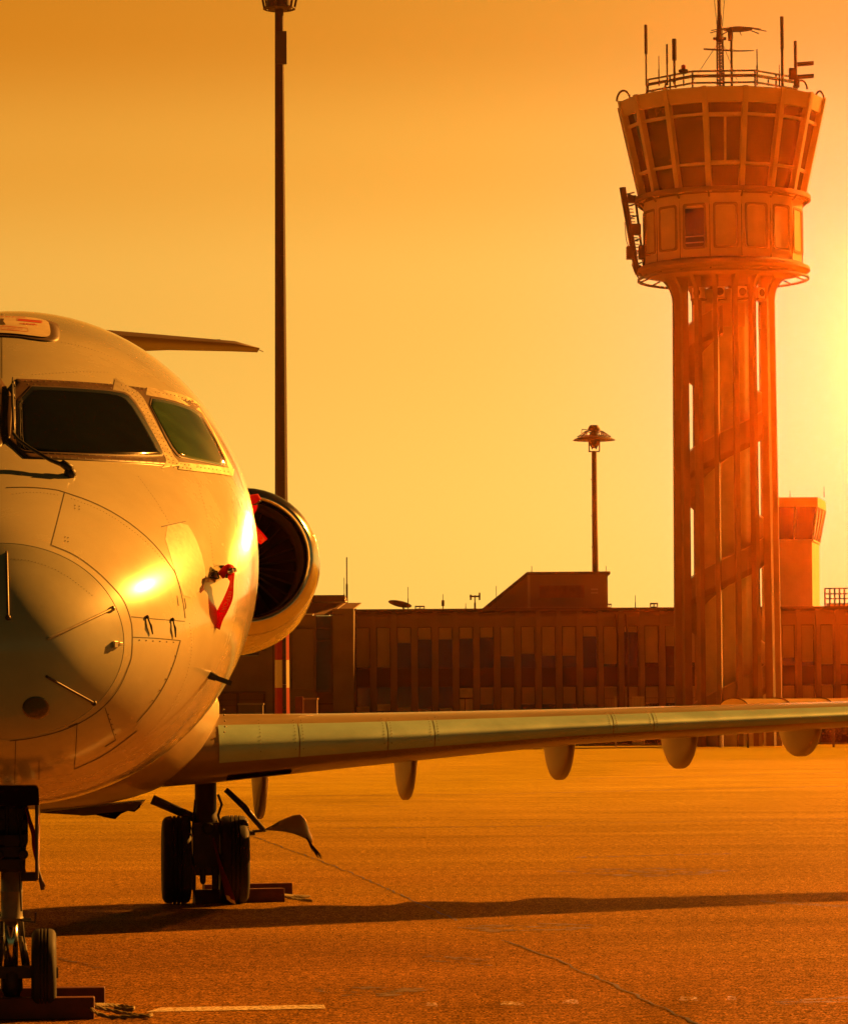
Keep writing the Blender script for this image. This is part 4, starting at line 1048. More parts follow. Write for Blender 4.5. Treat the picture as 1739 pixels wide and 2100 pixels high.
# aerials on the roof (own things)
def aerial(px, y0, y1, Y, w_, label, name='antenna', cat='antenna', extra=None, thick=None):
    A, B_ = pt(px, y1, Y), pt(px, y0, Y); t = thing(name, label, cat, (A.x, A.y, A.z), 0, 'aerials on the roofs')
    h = B_.z-A.z; b = MB(); b.tube([(0, 0, 0), (0, 0, h*.55)], w_, 6)
    b.build('mast', m_steeld, t)
    if thick: 
        b = MB(); b.tube([(0, 0, h*.53), (0, 0, h)], thick, 8); b.build('whip', m_steeld, t)
    else:
        b = MB(); b.tube([(0, 0, h*.55), (0, 0, h)], w_*.6, 5); b.build('whip', m_steeld, t)
    if extra: extra(t, A)
    return t
YR = YT_-3.2
aerial(1325.5, 50, 176, YR, .05, 'tall thick tipped aerial at the left end of the tower roof', thick=.09)
aerial(1351.5, 114, 175, YR, .04, 'short thin whip aerial on the tower roof, second from the left')
aerial(1368.5, 90, 174, YR, .05, 'medium thin aerial on the tower roof left of the stout one', thick=.06)
aerial(1383.5, 79, 172, YR, .07, 'stout dark aerial on the tower roof beside the warning light', thick=.13)
aerial(1553, 100, 174, YR, .05, 'thin whip aerial right of centre on the tower roof')
aerial(1575.5, 154, 175, YR, .04, 'tiny stub aerial behind the tower roof railing')
aerial(1598.5, 132, 178, YR, .04, 'faint short aerial just left of the tall right hand one on the tower roof')
aerial(1605, 33, 176, YR, .08, 'tall thick tipped aerial at the right of the tower roof', thick=.10)
def arms(t, A):
    b = MB(); z1, z2 = pt(1640, 130, YR).z-A.z, pt(1640, 156, YR).z-A.z; dx = 33/ppm
    b.obox((dx/2+.1, 0, z1), Vector((dx/2, 0, .03)), Vector((0, .05, 0)), Vector((0, 0, .11))); b.obox((dx/2+.1, 0, z2), Vector((dx/2, 0, .03)), Vector((0, .05, 0)), Vector((0, 0, .11)))
    b.obox((-.18, 0, (z1+z2)/2-.2), Vector((.18, 0, 0)), Vector((0, .15, 0)), Vector((0, 0, .3))); b.tube([(.15, 0, z1-.6), (.15, 0, z2-.6)], .06, 5); b.build('cross_arm', m_steeld, t)
aerial(1632, 83, 176, YR, .09, 'aerial with two horizontal arms at the right edge of the tower roof', thick=.09, extra=arms)
# beacon
A = pt(1402, 176, YR); t = thing('warning_light', 'small red topped warning light on the tower roof railing', 'beacon', A); b = MB(); hz = pt(1402, 150, YR).z-A.z
b.tube([(0,0,0), (0,0,hz)], .04, 5); b.lathe((0,0,hz), (0,0,1), [(0, .17), (.12, .28), (.2, .28), (.24, .14)], 12); b.build('post', m_steeld, t)
b = MB(); b.lathe((0,0,hz+.24), (0,0,1), [(0, .13), (.2, .12), (.25, .03)], 12); b.build('lens', mat('red_lens', (.6, .05, .02), .3), t)
# lattice mast with guys
A = pt(1477, 178, YR+1); t = thing('lattice_mast', 'guyed lattice mast carrying a long spike in the middle of the tower roof', 'mast', A)
h1 = pt(1477, 82, YR+1).z-A.z; h2 = pt(1475, -30, YR+1).z-A.z; b = MB(); w_ = 6.5/ppm
cs = [(w_, -.1), (-w_, -.1), (0, w_)]
for x, y in cs: b.tube([(x, y, -.3), (x*.9, y, h1)], .045, 5)
nn = 14
for i in range(nn):
    z0, z1 = h1*i/nn, h1*(i+1)/nn
    for j in range(3):
        a, c = cs[j], cs[(j+1) % 3]
        b.tube([(a[0], a[1], z0), (c[0], c[1], z1)], .022, 4); b.tube([(a[0], a[1], z1), (c[0], c[1], z1)], .018, 4)
b.build('lattice', m_steeld, t)
b = MB(); b.tube([(0, 0, h1-.1), (0, 0, h2)], .11, 6); b.tube([(-.35, 0, h1+.1), (.35, 0, h1+.1)], .09, 5); b.lathe((0,0,h1), (0,0,1), [(0, .22), (.5, .18), (1.4, .12)], 8); b.build('spike', m_steeld, t)
b = MB(); 
for p, q in (((0, 0, h1), (pt(1420, 176, YR).x-A.x, 0, .2)), ((.1, 0, h1), (pt(1512, 172, YR).x-A.x, -1, .2)), ((-.1, 0, h1+.3), (-.5, 0, h1+5)), ((.1, 0, h1+.3), (.55, 0, h1+5))): b.tube([p, q], .02, 4)
b.build('guy_wire', m_steel, t)
# flat topped antenna
A = pt(1501, 176, YR); t = thing('loop_antenna', 'post with a flat umbrella shaped antenna on top, right of the lattice mast', 'antenna', A, 0, 'aerials on the roofs')
h = pt(1501, 60, YR).z-A.z; b = MB(); b.tube([(0,0,-.2), (0,0,h)], .07, 6); b.tube([(-.05,0,h-.6), (-.05,0,h-.1)], .14, 6); b.tube([(0,0,h*.63), (-1.5, 0, h*.66)], .05, 5); b.build('mast', m_steeld, t)
b = MB()
for k in range(9):
    a = k*math.pi/4.5; b.tube([(0, 0, h+.1), (.35+.8*math.cos(a), .5*math.sin(a), h+.06), (.35+1.55*math.cos(a), 1.0*math.sin(a), h-.10)], .03, 4)
b.lathe((.35, 0, h+.02), (0,0,1), [(0, .8), (.08, .45), (.16, .1)], 16); b.build('canopy', m_steeld, t)
b = MB(); b.tube([(0, 0, h*.62), (.6, 0, h*.62), (1.2, .2, h*.64), (.3, .5, h*.66), (-.1, 0, h*.66)], .03, 4); b.build('loop', m_steeld, t)
# leaning ladder frame on the left of the drum
gx = thing('access_ladder', 'dark leaning ladder frame with boxes clipped to the left side of the tower drum', 'ladder', pt(1309, 572, YT_-.5))
g0 = gx.location.copy(); q = lambda x, y, d=0: pt(x, y, YT_-.5+d)-g0
b = MB()
for x0, x1 in ((1273, 1303), (1280, 1309)): b.tube([q(x0, 384), q(x1, 556)], .09, 5)
for x0, x1 in ((1277, 1306), (1299, 1319)): b.tube([q(x0+3, 400, 1.2), q(x1+3, 560, 1.2)], .07, 5)
b.build('side_rail', m_steeld, gx)
b = MB()
for i in range(26):
    u = i/25; y = 388+164*u; xa, xb = 1274+29*u, 1282+28*u; b.tube([q(xa-(2 if i % 3 == 0 else 0), y), q(xb+(9 if 3 < i < 22 else 0), y+1, .8)], .035, 4)
for i in range(7): y = 400+24*i; b.tube([q(1276+i*4.2, y), q(1300+i*2.5, y-6, .6)], .05, 4)
b.build('rung', m_steeld, gx)
b = MB(); 
for x0, y0, x1, y1 in ((1294, 459, 1314, 480), (1285, 505, 1298, 530), (1310, 503, 1320, 530), (1275, 384, 1283, 412)):
    A, B_ = q(x0, y1), q(x1, y0); b = MB(); b.box((A.x, -.2, A.z), (B_.x, .5, B_.z)); b.build('equipment_box', m_steeld, gx)
for pl_ in ([(1288, 396), (1304, 402), (1313, 400), (1322, 404), (1316, 414), (1285, 414)], [(1296, 540), (1316, 544), (1316, 560), (1304, 562)]):
    b = MB(); b.prism([q(x, y) for x, y in pl_], (0, .5, 0)); b.build('mounting_plate', m_steeld, gx)
b = MB(); b.tube([q(1281, 455), q(1284, 490), q(1290, 510)], .03, 4); b.build('loose_cable', m_steeld, gx)
for x in (1259+53, 1330): 
    b = MB(); P = [q(x-4, 558), q(x-5, 566), q(x, 571), q(x+5, 566), q(x+3, 558)]; b.tube(P, .05, 5); b.build('cable_loop', m_steel, gx)
# ---------------------------------------------------------------- terminal building
YB = 214.0
m_facade = mat('terminal_concrete', (.29, .19, .12), .75, noise=(.5, .12), bump=(2, .1, .02))
m_faced = mat('terminal_spandrel', (.03, .018, .012), .5)
m_bl = mat('roller_blind', (.50, .38, .24), .7, noise=(.6, .12))
m_bgl = mat('terminal_glass', (.006, .004, .003), .07, spec=.6, coat=.5)
m_refl = mat('orange_reflection', (.90, .62, .25), .6, noise=(.9, .35))  # panels painted as the bright reflections in the ground floor glass
m_roofm = mat('roof_metal', (.10, .06, .045), .6, noise=(1, .2))
m_rust = mat('rusted_sheet', (.30, .10, .03), .8, noise=(1.2, .5))
X = lambda px, py, Y: pt(px, py, Y).x
Z = lambda px, py, Y: pt(px, py, Y).z
zroof = Z(1200, 1247, YB); 
def bay_edges():
    e = []; x = X(733, 1360, YB)-.35
    xs = [723+42.35*i for i in range(17)]; out = [X(p, 1360, YB) for p in xs]
    st_ = X(1680, 1360, YB)-X(1640.4, 1360, YB)
    while out[-1] < X(1739, 1360, YB)+26: out.append(out[-1]+st_*1.0)
    return out
BE = bay_edges(); x0t, x1t = BE[0], BE[-1]
term = thing('terminal_building', 'long two storey terminal building with narrow vertical windows between concrete fins', 'building', ((x0t+x1t)/2, YB, 0))
ox, oy = (x0t+x1t)/2, YB
def tb(x0, y0, z0, x1, y1, z1, b): b.box((x0-ox, y0-oy, z0), (x1-ox, y1-oy, z1))
zr2, zwt, zwb, zst, zsb = Z(1100, 1262, YB), Z(1100, 1285, YB), Z(1100, 1369, YB), Z(1100, 1369, YB), Z(1100, 1408, YB)
b = MB(); tb(x0t, YB+.9, 0, x1t, YB+24, zroof-.3, b); b.build('rear_block', m_facade, term)
b = MB(); b.prism([(x0t-ox, -.15, zroof), (x0t-ox, 0.6, zroof+.0), (x0t-ox, 24, zroof), (x0t-ox, 24, zroof-.35), (x0t-ox, .9, zroof-.35), (x0t-ox, -.15, zroof-.14)], (x1t-x0t, 0, 0)); b.build('roof', m_roofm, term)
blinds = [.97, .97, .38, .30, .30, .28, .26, .72, .66, .72, .72, .25, .93, .15, .9, .5, .9, .75, .9, .62, .95, .8, .9]
for i, (xa, xb) in enumerate(zip(BE[:-1], BE[1:])):
    # fin with a curved shoulder under the roof
    fw = .13; b = MB()
    prof = [(.85, 0), (.02, 0), (.02, zr2-.2), (.06, zr2+.02), (.18, zr2+.2), (.45, zroof-.16), (.85, zroof-.16)]
    b.prism([(xa-fw-ox, y-.22, z) for y, z in prof], (2*fw, 0, 0)); b.build('facade_fin', m_facade, term)
    ia, ib = xa+fw, xb-fw; ww = .09
    # precast panel round the upper window
    b = MB(); 
    pr2 = [(.14, zwt), (.14, zr2-.1), (.2, zr2+.05), (.45, zroof-.18), (.9, zroof-.18), (.9, zwt)]
    b.prism([(ia-ox, y, z) for y, z in pr2], (ib-ia, 0, 0))
    for q0_, q1_ in ((ia, ia+ww*.75), (ib-ww*.75, ib)): tb(q0_, YB+.14, 0, q1_, YB+.9, zwt, b)
    b.build('wall_panel', m_facade, term)
    wa, wb = ia+ww*.75, ib-ww*.75
    b = MB(); tb(wa, YB+.42, zwb, wb, YB+.9, zwt, b); w_ = b.build('upper_window', m_bgl, term)
    h = (zwt-zwb)*blinds[i % len(blinds)]; b = MB(); tb(wa+.04, YB+.40, zwt-h, wb-.04, YB+.415, zwt-.03, b); b.build('blind', m_bl, w_)
    b = MB(); tb(wa, YB+.32, zsb, wb, YB+.9, zwb-.004, b); b.build('spandrel', m_faced, term)
    b = MB(); tb(wa, YB+.42, .5, wb, YB+.9, zsb-.004, b); w_ = b.build('lower_window', m_bgl, term)
    if i > 5:
        h = (zsb-.5)*(.9 if i in (16, 18, 19, 20, 7, 12, 13) else .35); b = MB(); tb(wa+.04, YB+.40, zsb-h, wb-.04, YB+.415, zsb-.05, b); b.build('blind', m_bl, w_)
    if i in (0, 1, 2, 3, 4, 5):
        h = (zsb-.5)*(.62, .66, .60, .56, .58, .97)[i]; b = MB(); tb(wa+.03, YB+.405, .5, wb-.03, YB+.417, .5+h, b)
        b.build('reflection_panel', m_refl, w_)
        b = MB(); tb(wa+.03, YB+.395, .5+h*.78, wb-.03, YB+.404, .5+h*.81, b); tb(wa+.3, YB+.395, .5, wa+.36, YB+.404, .5+h*.78, b); b.build('glazing_bar', m_faced, w_)
    b = MB(); tb(wa, YB+.3, 0, wb, YB+.9, .5, b); b.build('plinth', m_faced, term)
b = MB(); 
for px in (1427, 1447): b.tube([(X(px-165, 1260, YB)-ox, -.1, zroof-.4), (X(px-160, 1300, YB)-ox, -.28, zroof-2), (X(px-160, 1450, YB)-ox, -.28, .3)], .06, 6)
b.build('drain_pipe', m_roofm, term, smooth=True)
# stair penthouse with a sloping roof
YP = 219.0
P = [(980, 1248), (1084, 1179.5), (1246, 1179.5), (1247, 1248)]
pq = [pt(x, y, YP) for x, y in P]; org = Vector(((pq[0].x+pq[3].x)/2, YP, zroof))
ph = thing('roof_penthouse', 'rooftop penthouse with one sloping side and a rust stained wall', 'rooftop structure', org)
b = MB(); b.prism([(pq[0].x-org.x, 0, -.3), (pq[1].x-org.x, 0, pq[1].z-org.z), (pq[2].x-org.x, 0, pq[1].z-org.z), (pq[3].x-org.x, 0, -.3)], (0, 7, 0)); b.build('wall', m_facade, ph)
b = MB(); t_ = .18; a_, c_, d_ = (pq[0].x-org.x-.3, -.3), (pq[1].x-org.x-.1, pq[1].z-org.z), (pq[2].x-org.x+.15, pq[1].z-org.z)
b.prism([(a_[0], -.2, a_[1]), (c_[0], -.2, c_[1]+t_), (d_[0], -.2, d_[1]+t_), (d_[0], -.2, d_[1]), (c_[0]+.05, -.2, c_[1]), (a_[0]+.4, -.2, a_[1])], (0, 7.4, 0)); b.build('roof', m_roofm, ph)
b = MB(); x0, x1 = X(1106, 1210, YP)-org.x, X(1198, 1210, YP)-org.x; b.box((x0, -.03, Z(1150, 1226, YP)-org.z), (x1, .0, Z(1150, 1201, YP)-org.z)); b.build('rusted_panel', m_rust, ph)
b = MB(); b.box((pq[1].x-org.x-.08, -.05, 0), (pq[1].x-org.x+.08, .0, pq[1].z-org.z)); b.build('corner_trim', m_bl, ph)
b = MB()
for y in (1209, 1216): b.box((X(1212, y, YP)-org.x, -.1, Z(1212, y+1.6, YP)-org.z), (X(1226, y, YP)-org.x, 0, Z(1212, y-1.6, YP)-org.z))
b.build('wall_vent', m_bl, ph)
# roof clutter: dishes, cowls, aerials
YC = 216.5
def whip(px, y0, y1, label, w_=.03, Y=YC, extra=None, nm='antenna'):
    A, B_ = pt(px, y1, Y), pt(px, y0, Y); A.z = min(A.z, zroof) if y1 > 1235 else A.z
    t = thing(nm, label, 'antenna', A, 0, 'aerials on the roofs'); h = B_.z-A.z; b = MB(); b.tube([(0,0,0), (0,0,h*.5)], w_, 5); b.build('mast', m_steeld, t)
    b = MB(); b.tube([(0,0,h*.5), (0,0,h)], w_*.6, 5); b.build('whip', m_steeld, t)
    if extra: extra(t, A, h)
whip(711.5, 1143, 1248, 'tallest thin aerial at the left end of the terminal roof', .06)
whip(706, 1185, 1240, 'faint short aerial left of the tallest one on the terminal roof')
whip(837, 1204, 1247, 'thin whip aerial right of the satellite dish on the terminal roof')
def fat(t, A, h): b = MB(); b.tube([(0,0,h*.25), (0,0,h*.62)], .09, 6); b.build('loading_coil', m_steeld, t)
whip(908.5, 1219, 1247, 'short aerial with a thick middle on the terminal roof', .03, extra=fat)
def tee(t, A, h):
    b = MB(); b.obox((0,0,h*.92), Vector((.32,0,0)), Vector((0,.05,0)), Vector((0,0,.05))); b.obox((.28,0,h*.92), Vector((.05,0,0)), Vector((0,.05,0)), Vector((0,0,.22))); b.obox((-.25,0,h*.86), Vector((.05,0,0)), Vector((0,.05,0)), Vector((0,0,.16))); b.build('yagi_head', m_steeld, t)
whip(974, 1221, 1246, 'post with a small crossbar head left of the penthouse', .06, extra=tee)
whip(1018, 1202, 1247, 'thin rod standing in front of the sloping side of the penthouse')
whip(1090.5, 1161, 1181, 'thin rod on the left top corner of the penthouse', Y=219.5)
whip(1243, 1161, 1181, 'thin rod on the right top corner of the penthouse', Y=219.5)
whip(1303, 1221, 1247, 'thin rod on the terminal roof between penthouse and tower')
whip(955, 1238, 1248, 'tiny stub rod on the terminal roof beside the crossbar post')
def cowl(px0, px1, y0, y1, label):
    A = pt((px0+px1)/2, 1247, YC); A.z = zroof; t = thing('roof_vent', label, 'roof vent', A, 0, 'ventilation cowls on the terminal roof'); w_ = (px1-px0)/2/F*YC; h = (y1-y0)/F*YC
    b = MB(); b.box((-w_*.8, -w_*.8, 0), (w_*.8, w_*.8, h*.35)); b.build('base', m_steeld, t)
    b = MB(); b.box((-w_, -w_, h*.75), (w_, w_, h))
    for sx in (-.9, 0, .9): b.box((w_*sx-w_*.1, -w_, h*.3), (w_*sx+w_*.1, w_, h*.76))
    b.build('cowl', m_steeld, t, bevel=.01)
cowl(851, 871, 1238, 1247, 'wide low vent cowl right of the satellite dish on the terminal roof')
cowl(721, 731, 1243, 1247, 'tiny low vent at the left end of the terminal roof')
cowl(1246, 1254, 1236, 1247, 'small slatted cowl touching the right wall of the penthouse')
cowl(1333, 1349, 1235, 1247, 'square slatted cowl on the terminal roof left of the tower')
A = pt(822, 1247, YC); A.z = zroof; t = thing('satellite_dish', 'tilted satellite dish lying low on the terminal roof', 'satellite dish', A)
b = MB(); b.rings([[Vector((r_*math.cos(a), r_*math.sin(a)*.7, .12+.28*r_*r_))+Vector((0,0,0)) for a in [2*math.pi*j/20 for j in range(20)]] for r_ in (.02, .2, .4, .6, .72)], True, True, False)
o = b.build('reflector', m_steeld, t, smooth=True, fixn=True); o.rotation_euler = (R(-20), R(12), 0); o.location = (-.1, 0, .15)
b = MB(); b.tube([(.2, 0, 0), (.1, 0, .3)], .05, 6); b.tube([(.2, 0, .2), (.6, -.2, .25)], .03, 4); b.build('bracket', m_steeld, t)

# ---------------------------------------------------------------- left wing of the terminal
YL = 209.0
m_wallL = mat('rendered_wall', (.19, .14, .085), .8, noise=(.35, .3))
def Q(px, py, Y=YL): return pt(px, py, Y)
zL = Q(560, 1240).z
oL = Vector((Q(560, 1400).x, YL, 0)); left = thing('low_hall', 'low rendered hall left of the terminal with glazed corner and sloping eaves panels', 'building', oL)
def lb(b, x0, y0, x1, y1, d0, d1, floor=False):
    A, B_ = Q(x0, y1), Q(x1, y0); b.box((A.x-oL.x, d0, 0 if floor else A.z), (B_.x-oL.x, d1, B_.z))
b = MB()
lb(b, -200, 1263, 545, 1335, 0, 8); lb(b, 545, 1263, 648, 1480, 0, 8, True); lb(b, -200, 1345, 440, 1480, 0, 8, True); lb(b, 440, 1345, 545, 1420, 0, 8); lb(b, -200, 1335, 480, 1345, 0, 8); lb(b, 531, 1335, 545, 1345, 0, 8)
b.build('wall', m_wallL, left)
b = MB(); lb(b, 480, 1335, 531, 1345, .3, .6); b.build('window', m_bgl, left)
b = MB(); lb(b, 600, 1290, 643, 1415, -.25, -.02); b.build('wall_slab', m_wallL, left, bevel=.02)
b = MB(); lb(b, 684, 1249, 725, 1480, -.3, 6, True); b.build('pilaster', m_wallL, left)
b = MB(); lb(b, 648, 1263, 684, 1420, .35, .6); gl = b.build('corner_glazing', mat('greenish_glass', (.035, .04, .02), .08, spec=.6, coat=.4), left)
b = MB()
for y in (1289, 1313): lb(b, 640, y-1.5, 684, y+1.5, .1, .34)
lb(b, 679, 1263, 684, 1420, .1, .34); lb(b, 645, 1415, 684, 1421, .0, .34); b.build('glazing_bar', m_steeld, gl)
b = MB(); lb(b, 560, 1219, 706, 1233, 1.2, 8); b.build('roof_box', m_roofm, left)
b = MB(); A, B_ = Q(575, 1264), Q(710, 1237)
for i in range(4):
    xa, xb = A.x+(B_.x-A.x)*(i/4+.01)-oL.x, A.x+(B_.x-A.x)*((i+1)/4-.01)-oL.x
    b.prism([(xa, -.4, A.z), (xa+.9, 1.5, B_.z), (xb+.9, 1.5, B_.z), (xb, -.4, A.z)], (0, .06, .06))
b.build('eaves_panel', mat('eaves_panel_paint', (.30, .19, .12), .6, noise=(1, .2)), left)
b = MB(); lb(b, 440, 1420, 545, 1480, 1.2, 1.5, True); b.build('garage_recess', mat('roller_shutter', (.25, .16, .09), .6), left)
b = MB()
lb(b, 440, 1418, 545, 1423, -.05, 1.2)
for x in (486, 541): lb(b, x-2.5, 1423, x+2.5, 1480, .9, 1.2, True)
for y in (1436, 1448): lb(b, 440, y-1, 541, y+.6, 1.0, 1.21)
b.build('shutter_frame', m_steeld, left)
b = MB(); lb(b, 648, 1420, 684, 1480, 1.2, 1.5, True); b.build('side_shutter', mat('side_shutter_paint', (.34, .18, .09), .6), left)
b = MB()
for y in (1444, 1471): lb(b, 648, y-1, 684, y+1, 1.0, 1.19)
b.build('shutter_rail', m_steeld, left)
b = MB()
for y in (1290, 1395, 1440): lb(b, 545, y-.5, 600, y+.4, -.015, .0)
lb(b, 560, 1263, 561, 1480, -.015, 0, True)
b.build('render_joint', m_faced, left)
# cabinets
def cabinet(x0, x1, y0, Y, label, colr, name='utility_cabinet', sub=None):
    A, B_ = pt(x0, y0, Y), pt(x1, y0, Y); c = (A+B_)/2; t = thing(name, label, 'cabinet', (c.x, Y, 0), 0, 'cabinets in front of the buildings'); w_ = (B_.x-A.x)/2
    m_ = mat(name+'_paint', colr, .55, noise=(1.5, .15))
    b = MB(); b.box((-w_, 0, .05), (w_, 1.4, A.z-.08)); b.build('housing', m_, t, bevel=.015)
    b = MB(); b.box((-w_-.04, -.05, A.z-.08), (w_+.04, 1.45, A.z)); b.build('lid', mat(name+'_lid', tuple(min(1, c_*2.2) for c_ in colr), .5), t, bevel=.01)  # lid colour lightened to carry the sunlight on the top
    b = MB(); b.box((-w_*.7, -.02, .3), (-.02, 0, A.z-.3)); b.box((.02, -.02, .3), (w_*.9, 0, A.z-.3)); b.build('door_leaf', m_, t)
    b = MB(); b.box((-.16, -.06, A.z*.5), (-.12, -.02, A.z*.5+.2)); b.build('handle', m_steeld, t)
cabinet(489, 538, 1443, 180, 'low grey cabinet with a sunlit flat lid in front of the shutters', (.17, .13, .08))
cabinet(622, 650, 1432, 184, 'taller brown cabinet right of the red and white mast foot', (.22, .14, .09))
A = pt(613, 1429, 183); t = thing('red_board', 'upright red board leaning beside the taller brown cabinet', 'board', (A.x, 183, 0)); b = MB(); b.box((-.2, 0, 0), (.22, .12, A.z)); b.build('panel', mat('faded_red_paint', (.35, .09, .045), .6, noise=(2, .3)), t, bevel=.02)

# ---------------------------------------------------------------- old small tower behind on the right
YS = 236.0
fl_ = lambda px, py, Y=YS: pt(px, py, Y)
cO = Vector((fl_(1630, 1150).x, YS, 0)); small = thing('old_control_tower', 'smaller square control tower behind the terminal with sunlit right side', 'control tower', cO)
def quad4(xl, xr, xs, y, dY=5.0):      # left front, right front, right rear at picture height y
    a, c_, d = fl_(xl, y), fl_(xr, y), fl_(xs, y, YS+dY); a.z = c_.z = d.z = c_.z; e = a+(d-c_); return [p-cO for p in (a, c_, d, e)]
def slab(y0, q0, y1, q1, nm, m_, par=None):
    A_, B2_ = quad4(*q0, y0), quad4(*q1, y1); b = MB(); b.hexa(A_, B2_); return b.build(nm, m_, par or small)
m_sw = mat('pale_render', (.80, .66, .46), .8, noise=(.6, .15)); m_sg = mat('old_cab_glass', (.012, .008, .006), .10, spec=.6)
A_, B2_ = quad4(1590, 1665, 1680, 1237), quad4(1590, 1665, 1680, 1110)
for p in A_: p.z = 0
b = MB(); b.hexa(A_, B2_); b.build('shaft', m_sw, small)
slab(1110, (1590, 1668, 1682, ), 1106, (1590, 1668, 1683), 'sill', m_sw)
slab(1106, (1590, 1666, 1680), 1039, (1588, 1675, 1692), 'cab_glazing', m_sg)
slab(1039, (1588, 1677, 1694), 1019.5, (1588, 1677, 1693), 'roof_fascia', m_sw)
g1, g2 = quad4(1590, 1666.5, 1680.5, 1106), quad4(1588, 1675.5, 1692.5, 1039)
for i, u in ((0, .5), (0, 1.0), (1, .33), (1, .66), (1, 1.0)):
    p, q_ = g1[i]+(g1[i+1]-g1[i])*u, g2[i]+(g2[i+1]-g2[i])*u; b = MB(); b.tube([p, q_], .07, 4); b.build('mullion', m_sw, small)
whip(1620, 1006, 1020, 'thin rod on the left of the old small tower roof', Y=YS+1)
whip(1690, 998, 1020, 'thin rod on the right corner of the old small tower roof', Y=YS+3)
# roof guard rail at the right edge
A, B_ = fl_(1681, 1207), fl_(1790, 1238); A0_ = Vector((A.x, YS-3, zroof)); t = thing('guard_rail', 'rooftop guard rail with panels right of the old small tower', 'railing', A0_)
top_ = fl_(1700, 1207, YS-3).z-zroof; ln_ = B_.x-A.x; b = MB()
for i in range(12): x = ln_*i/11; b.tube([(x, 0, 0), (x, 0, top_)], .06, 5)
b.build('post', m_steel, t); b = MB()
for h in (1, .8, .62): b.tube([(0, 0, top_*h), (ln_, 0, top_*h)], .045, 5)
b.build('rail', m_steel, t); b = MB(); b.box((.1, .08, .1), (2.6, .14, top_*.45)); b.box((3.4, .08, .1), (ln_, .14, top_*.45)); b.build('infill_board', m_blind, t)

# ---------------------------------------------------------------- barrel vaulted walkway canopy
e0, e1 = pt(1533, 1449, 185), pt(1476, 1450, 188.2); zb_ = e0.z; top_z = pt(1508, 1433.5, 186.5).z
perp = Vector((e1.x-e0.x, e1.y-e0.y, 0)); ax = Vector((perp.y, -perp.x, 0)).normalized(); 
can = thing('walkway_canopy', 'pale barrel vaulted walkway canopy with dark ribs behind the wing at the right', 'canopy', (e0.x, e0.y, 0))
m_can = mat('milky_canopy_sheet', (.85, .66, .32), .4, coat=.3, noise=(2, .15))
_n = m_can.node_tree.nodes; _tr = _n.new('ShaderNodeBsdfTranslucent'); _tr.inputs[0].default_value = (.9, .7, .35, 1); _mx = _n.new('ShaderNodeMixShader'); _mx.inputs[0].default_value = .5
m_can.node_tree.links.new(_n['Principled BSDF'].outputs[0], _mx.inputs[1]); m_can.node_tree.links.new(_tr.outputs[0], _mx.inputs[2]); m_can.node_tree.links.new(_mx.outputs[0], _n['Material Output'].inputs['Surface']); LEN = 34.0
def arch(d, off=0): return [ax*d+perp*(.5-.5*math.cos(a))+Vector((0, 0, zb_+(top_z-zb_+off)*math.sin(a))) for a in [math.pi*j/16 for j in range(17)]]
b = MB(); b.rings([arch(d) for d in (0, LEN)], False); b.build('vault', m_can, can, smooth=True)
b = MB(); b.add(arch(.02), [tuple(range(17))]); b.build('end_panel', m_can, can)
for i in range(15): 
    b = MB(); b.tube(arch(i*LEN/14, .03), .035, 5); b.build('rib', m_roofm, can)
b = MB(); 
for s in (0, 1): b.tube([perp*s+Vector((0, 0, zb_-.05)), perp*s+ax*LEN+Vector((0, 0, zb_-.05))], .08, 5)
b.tube([Vector((0, 0, zb_-.05)), perp+Vector((0, 0, zb_-.05))], .08, 5); b.build('gutter', m_roofm, can)
for i in range(8):
    for s in (0, 1): b = MB(); p = perp*s+ax*(i*LEN/7); b.tube([p, p+Vector((0, 0, zb_))], .06, 6); b.build('post', m_steel, can)

# ---------------------------------------------------------------- fence
YF = 200.0
A = pt(1296, 1455, YF); fe = thing('mesh_fence', 'pale mesh fence with posts and a barred gate in front of the tower foot', 'fence', (A.x, YF, 0)); zt3 = pt(1300, 1432, YF).z
b = MB(); 
for px in (1262, 1395, 1480): x = X(px, 1440, YF)-A.x; b.box((x-.05, -.05, 0), (x+.05, .05, zt3+.1))
b.build('post', m_blind, fe); b = MB(); x0, x1 = X(1230, 1440, YF)-A.x, X(1480, 1440, YF)-A.x
for i in range(int((x1-x0)/.16)): x = x0+i*.16; b.box((x, -.006, .05), (x+.012, .006, zt3))
for z in (.1, .8, 1.5, zt3): b.box((x0, -.01, z-.015), (x1, .01, z+.015))
b.build('mesh', m_steel, fe); b = MB(); x0, x1 = X(1297, 1440, YF)-A.x, X(1320, 1440, YF)-A.x
for i in range(9): x = x0+(x1-x0)*i/8; b.box((x-.025, -.05, .1), (x+.025, -.01, zt3+.05))
b.box((x0-.03, -.06, zt3), (x1+.03, -.0, zt3+.08)); b.build('gate', m_blind, fe)
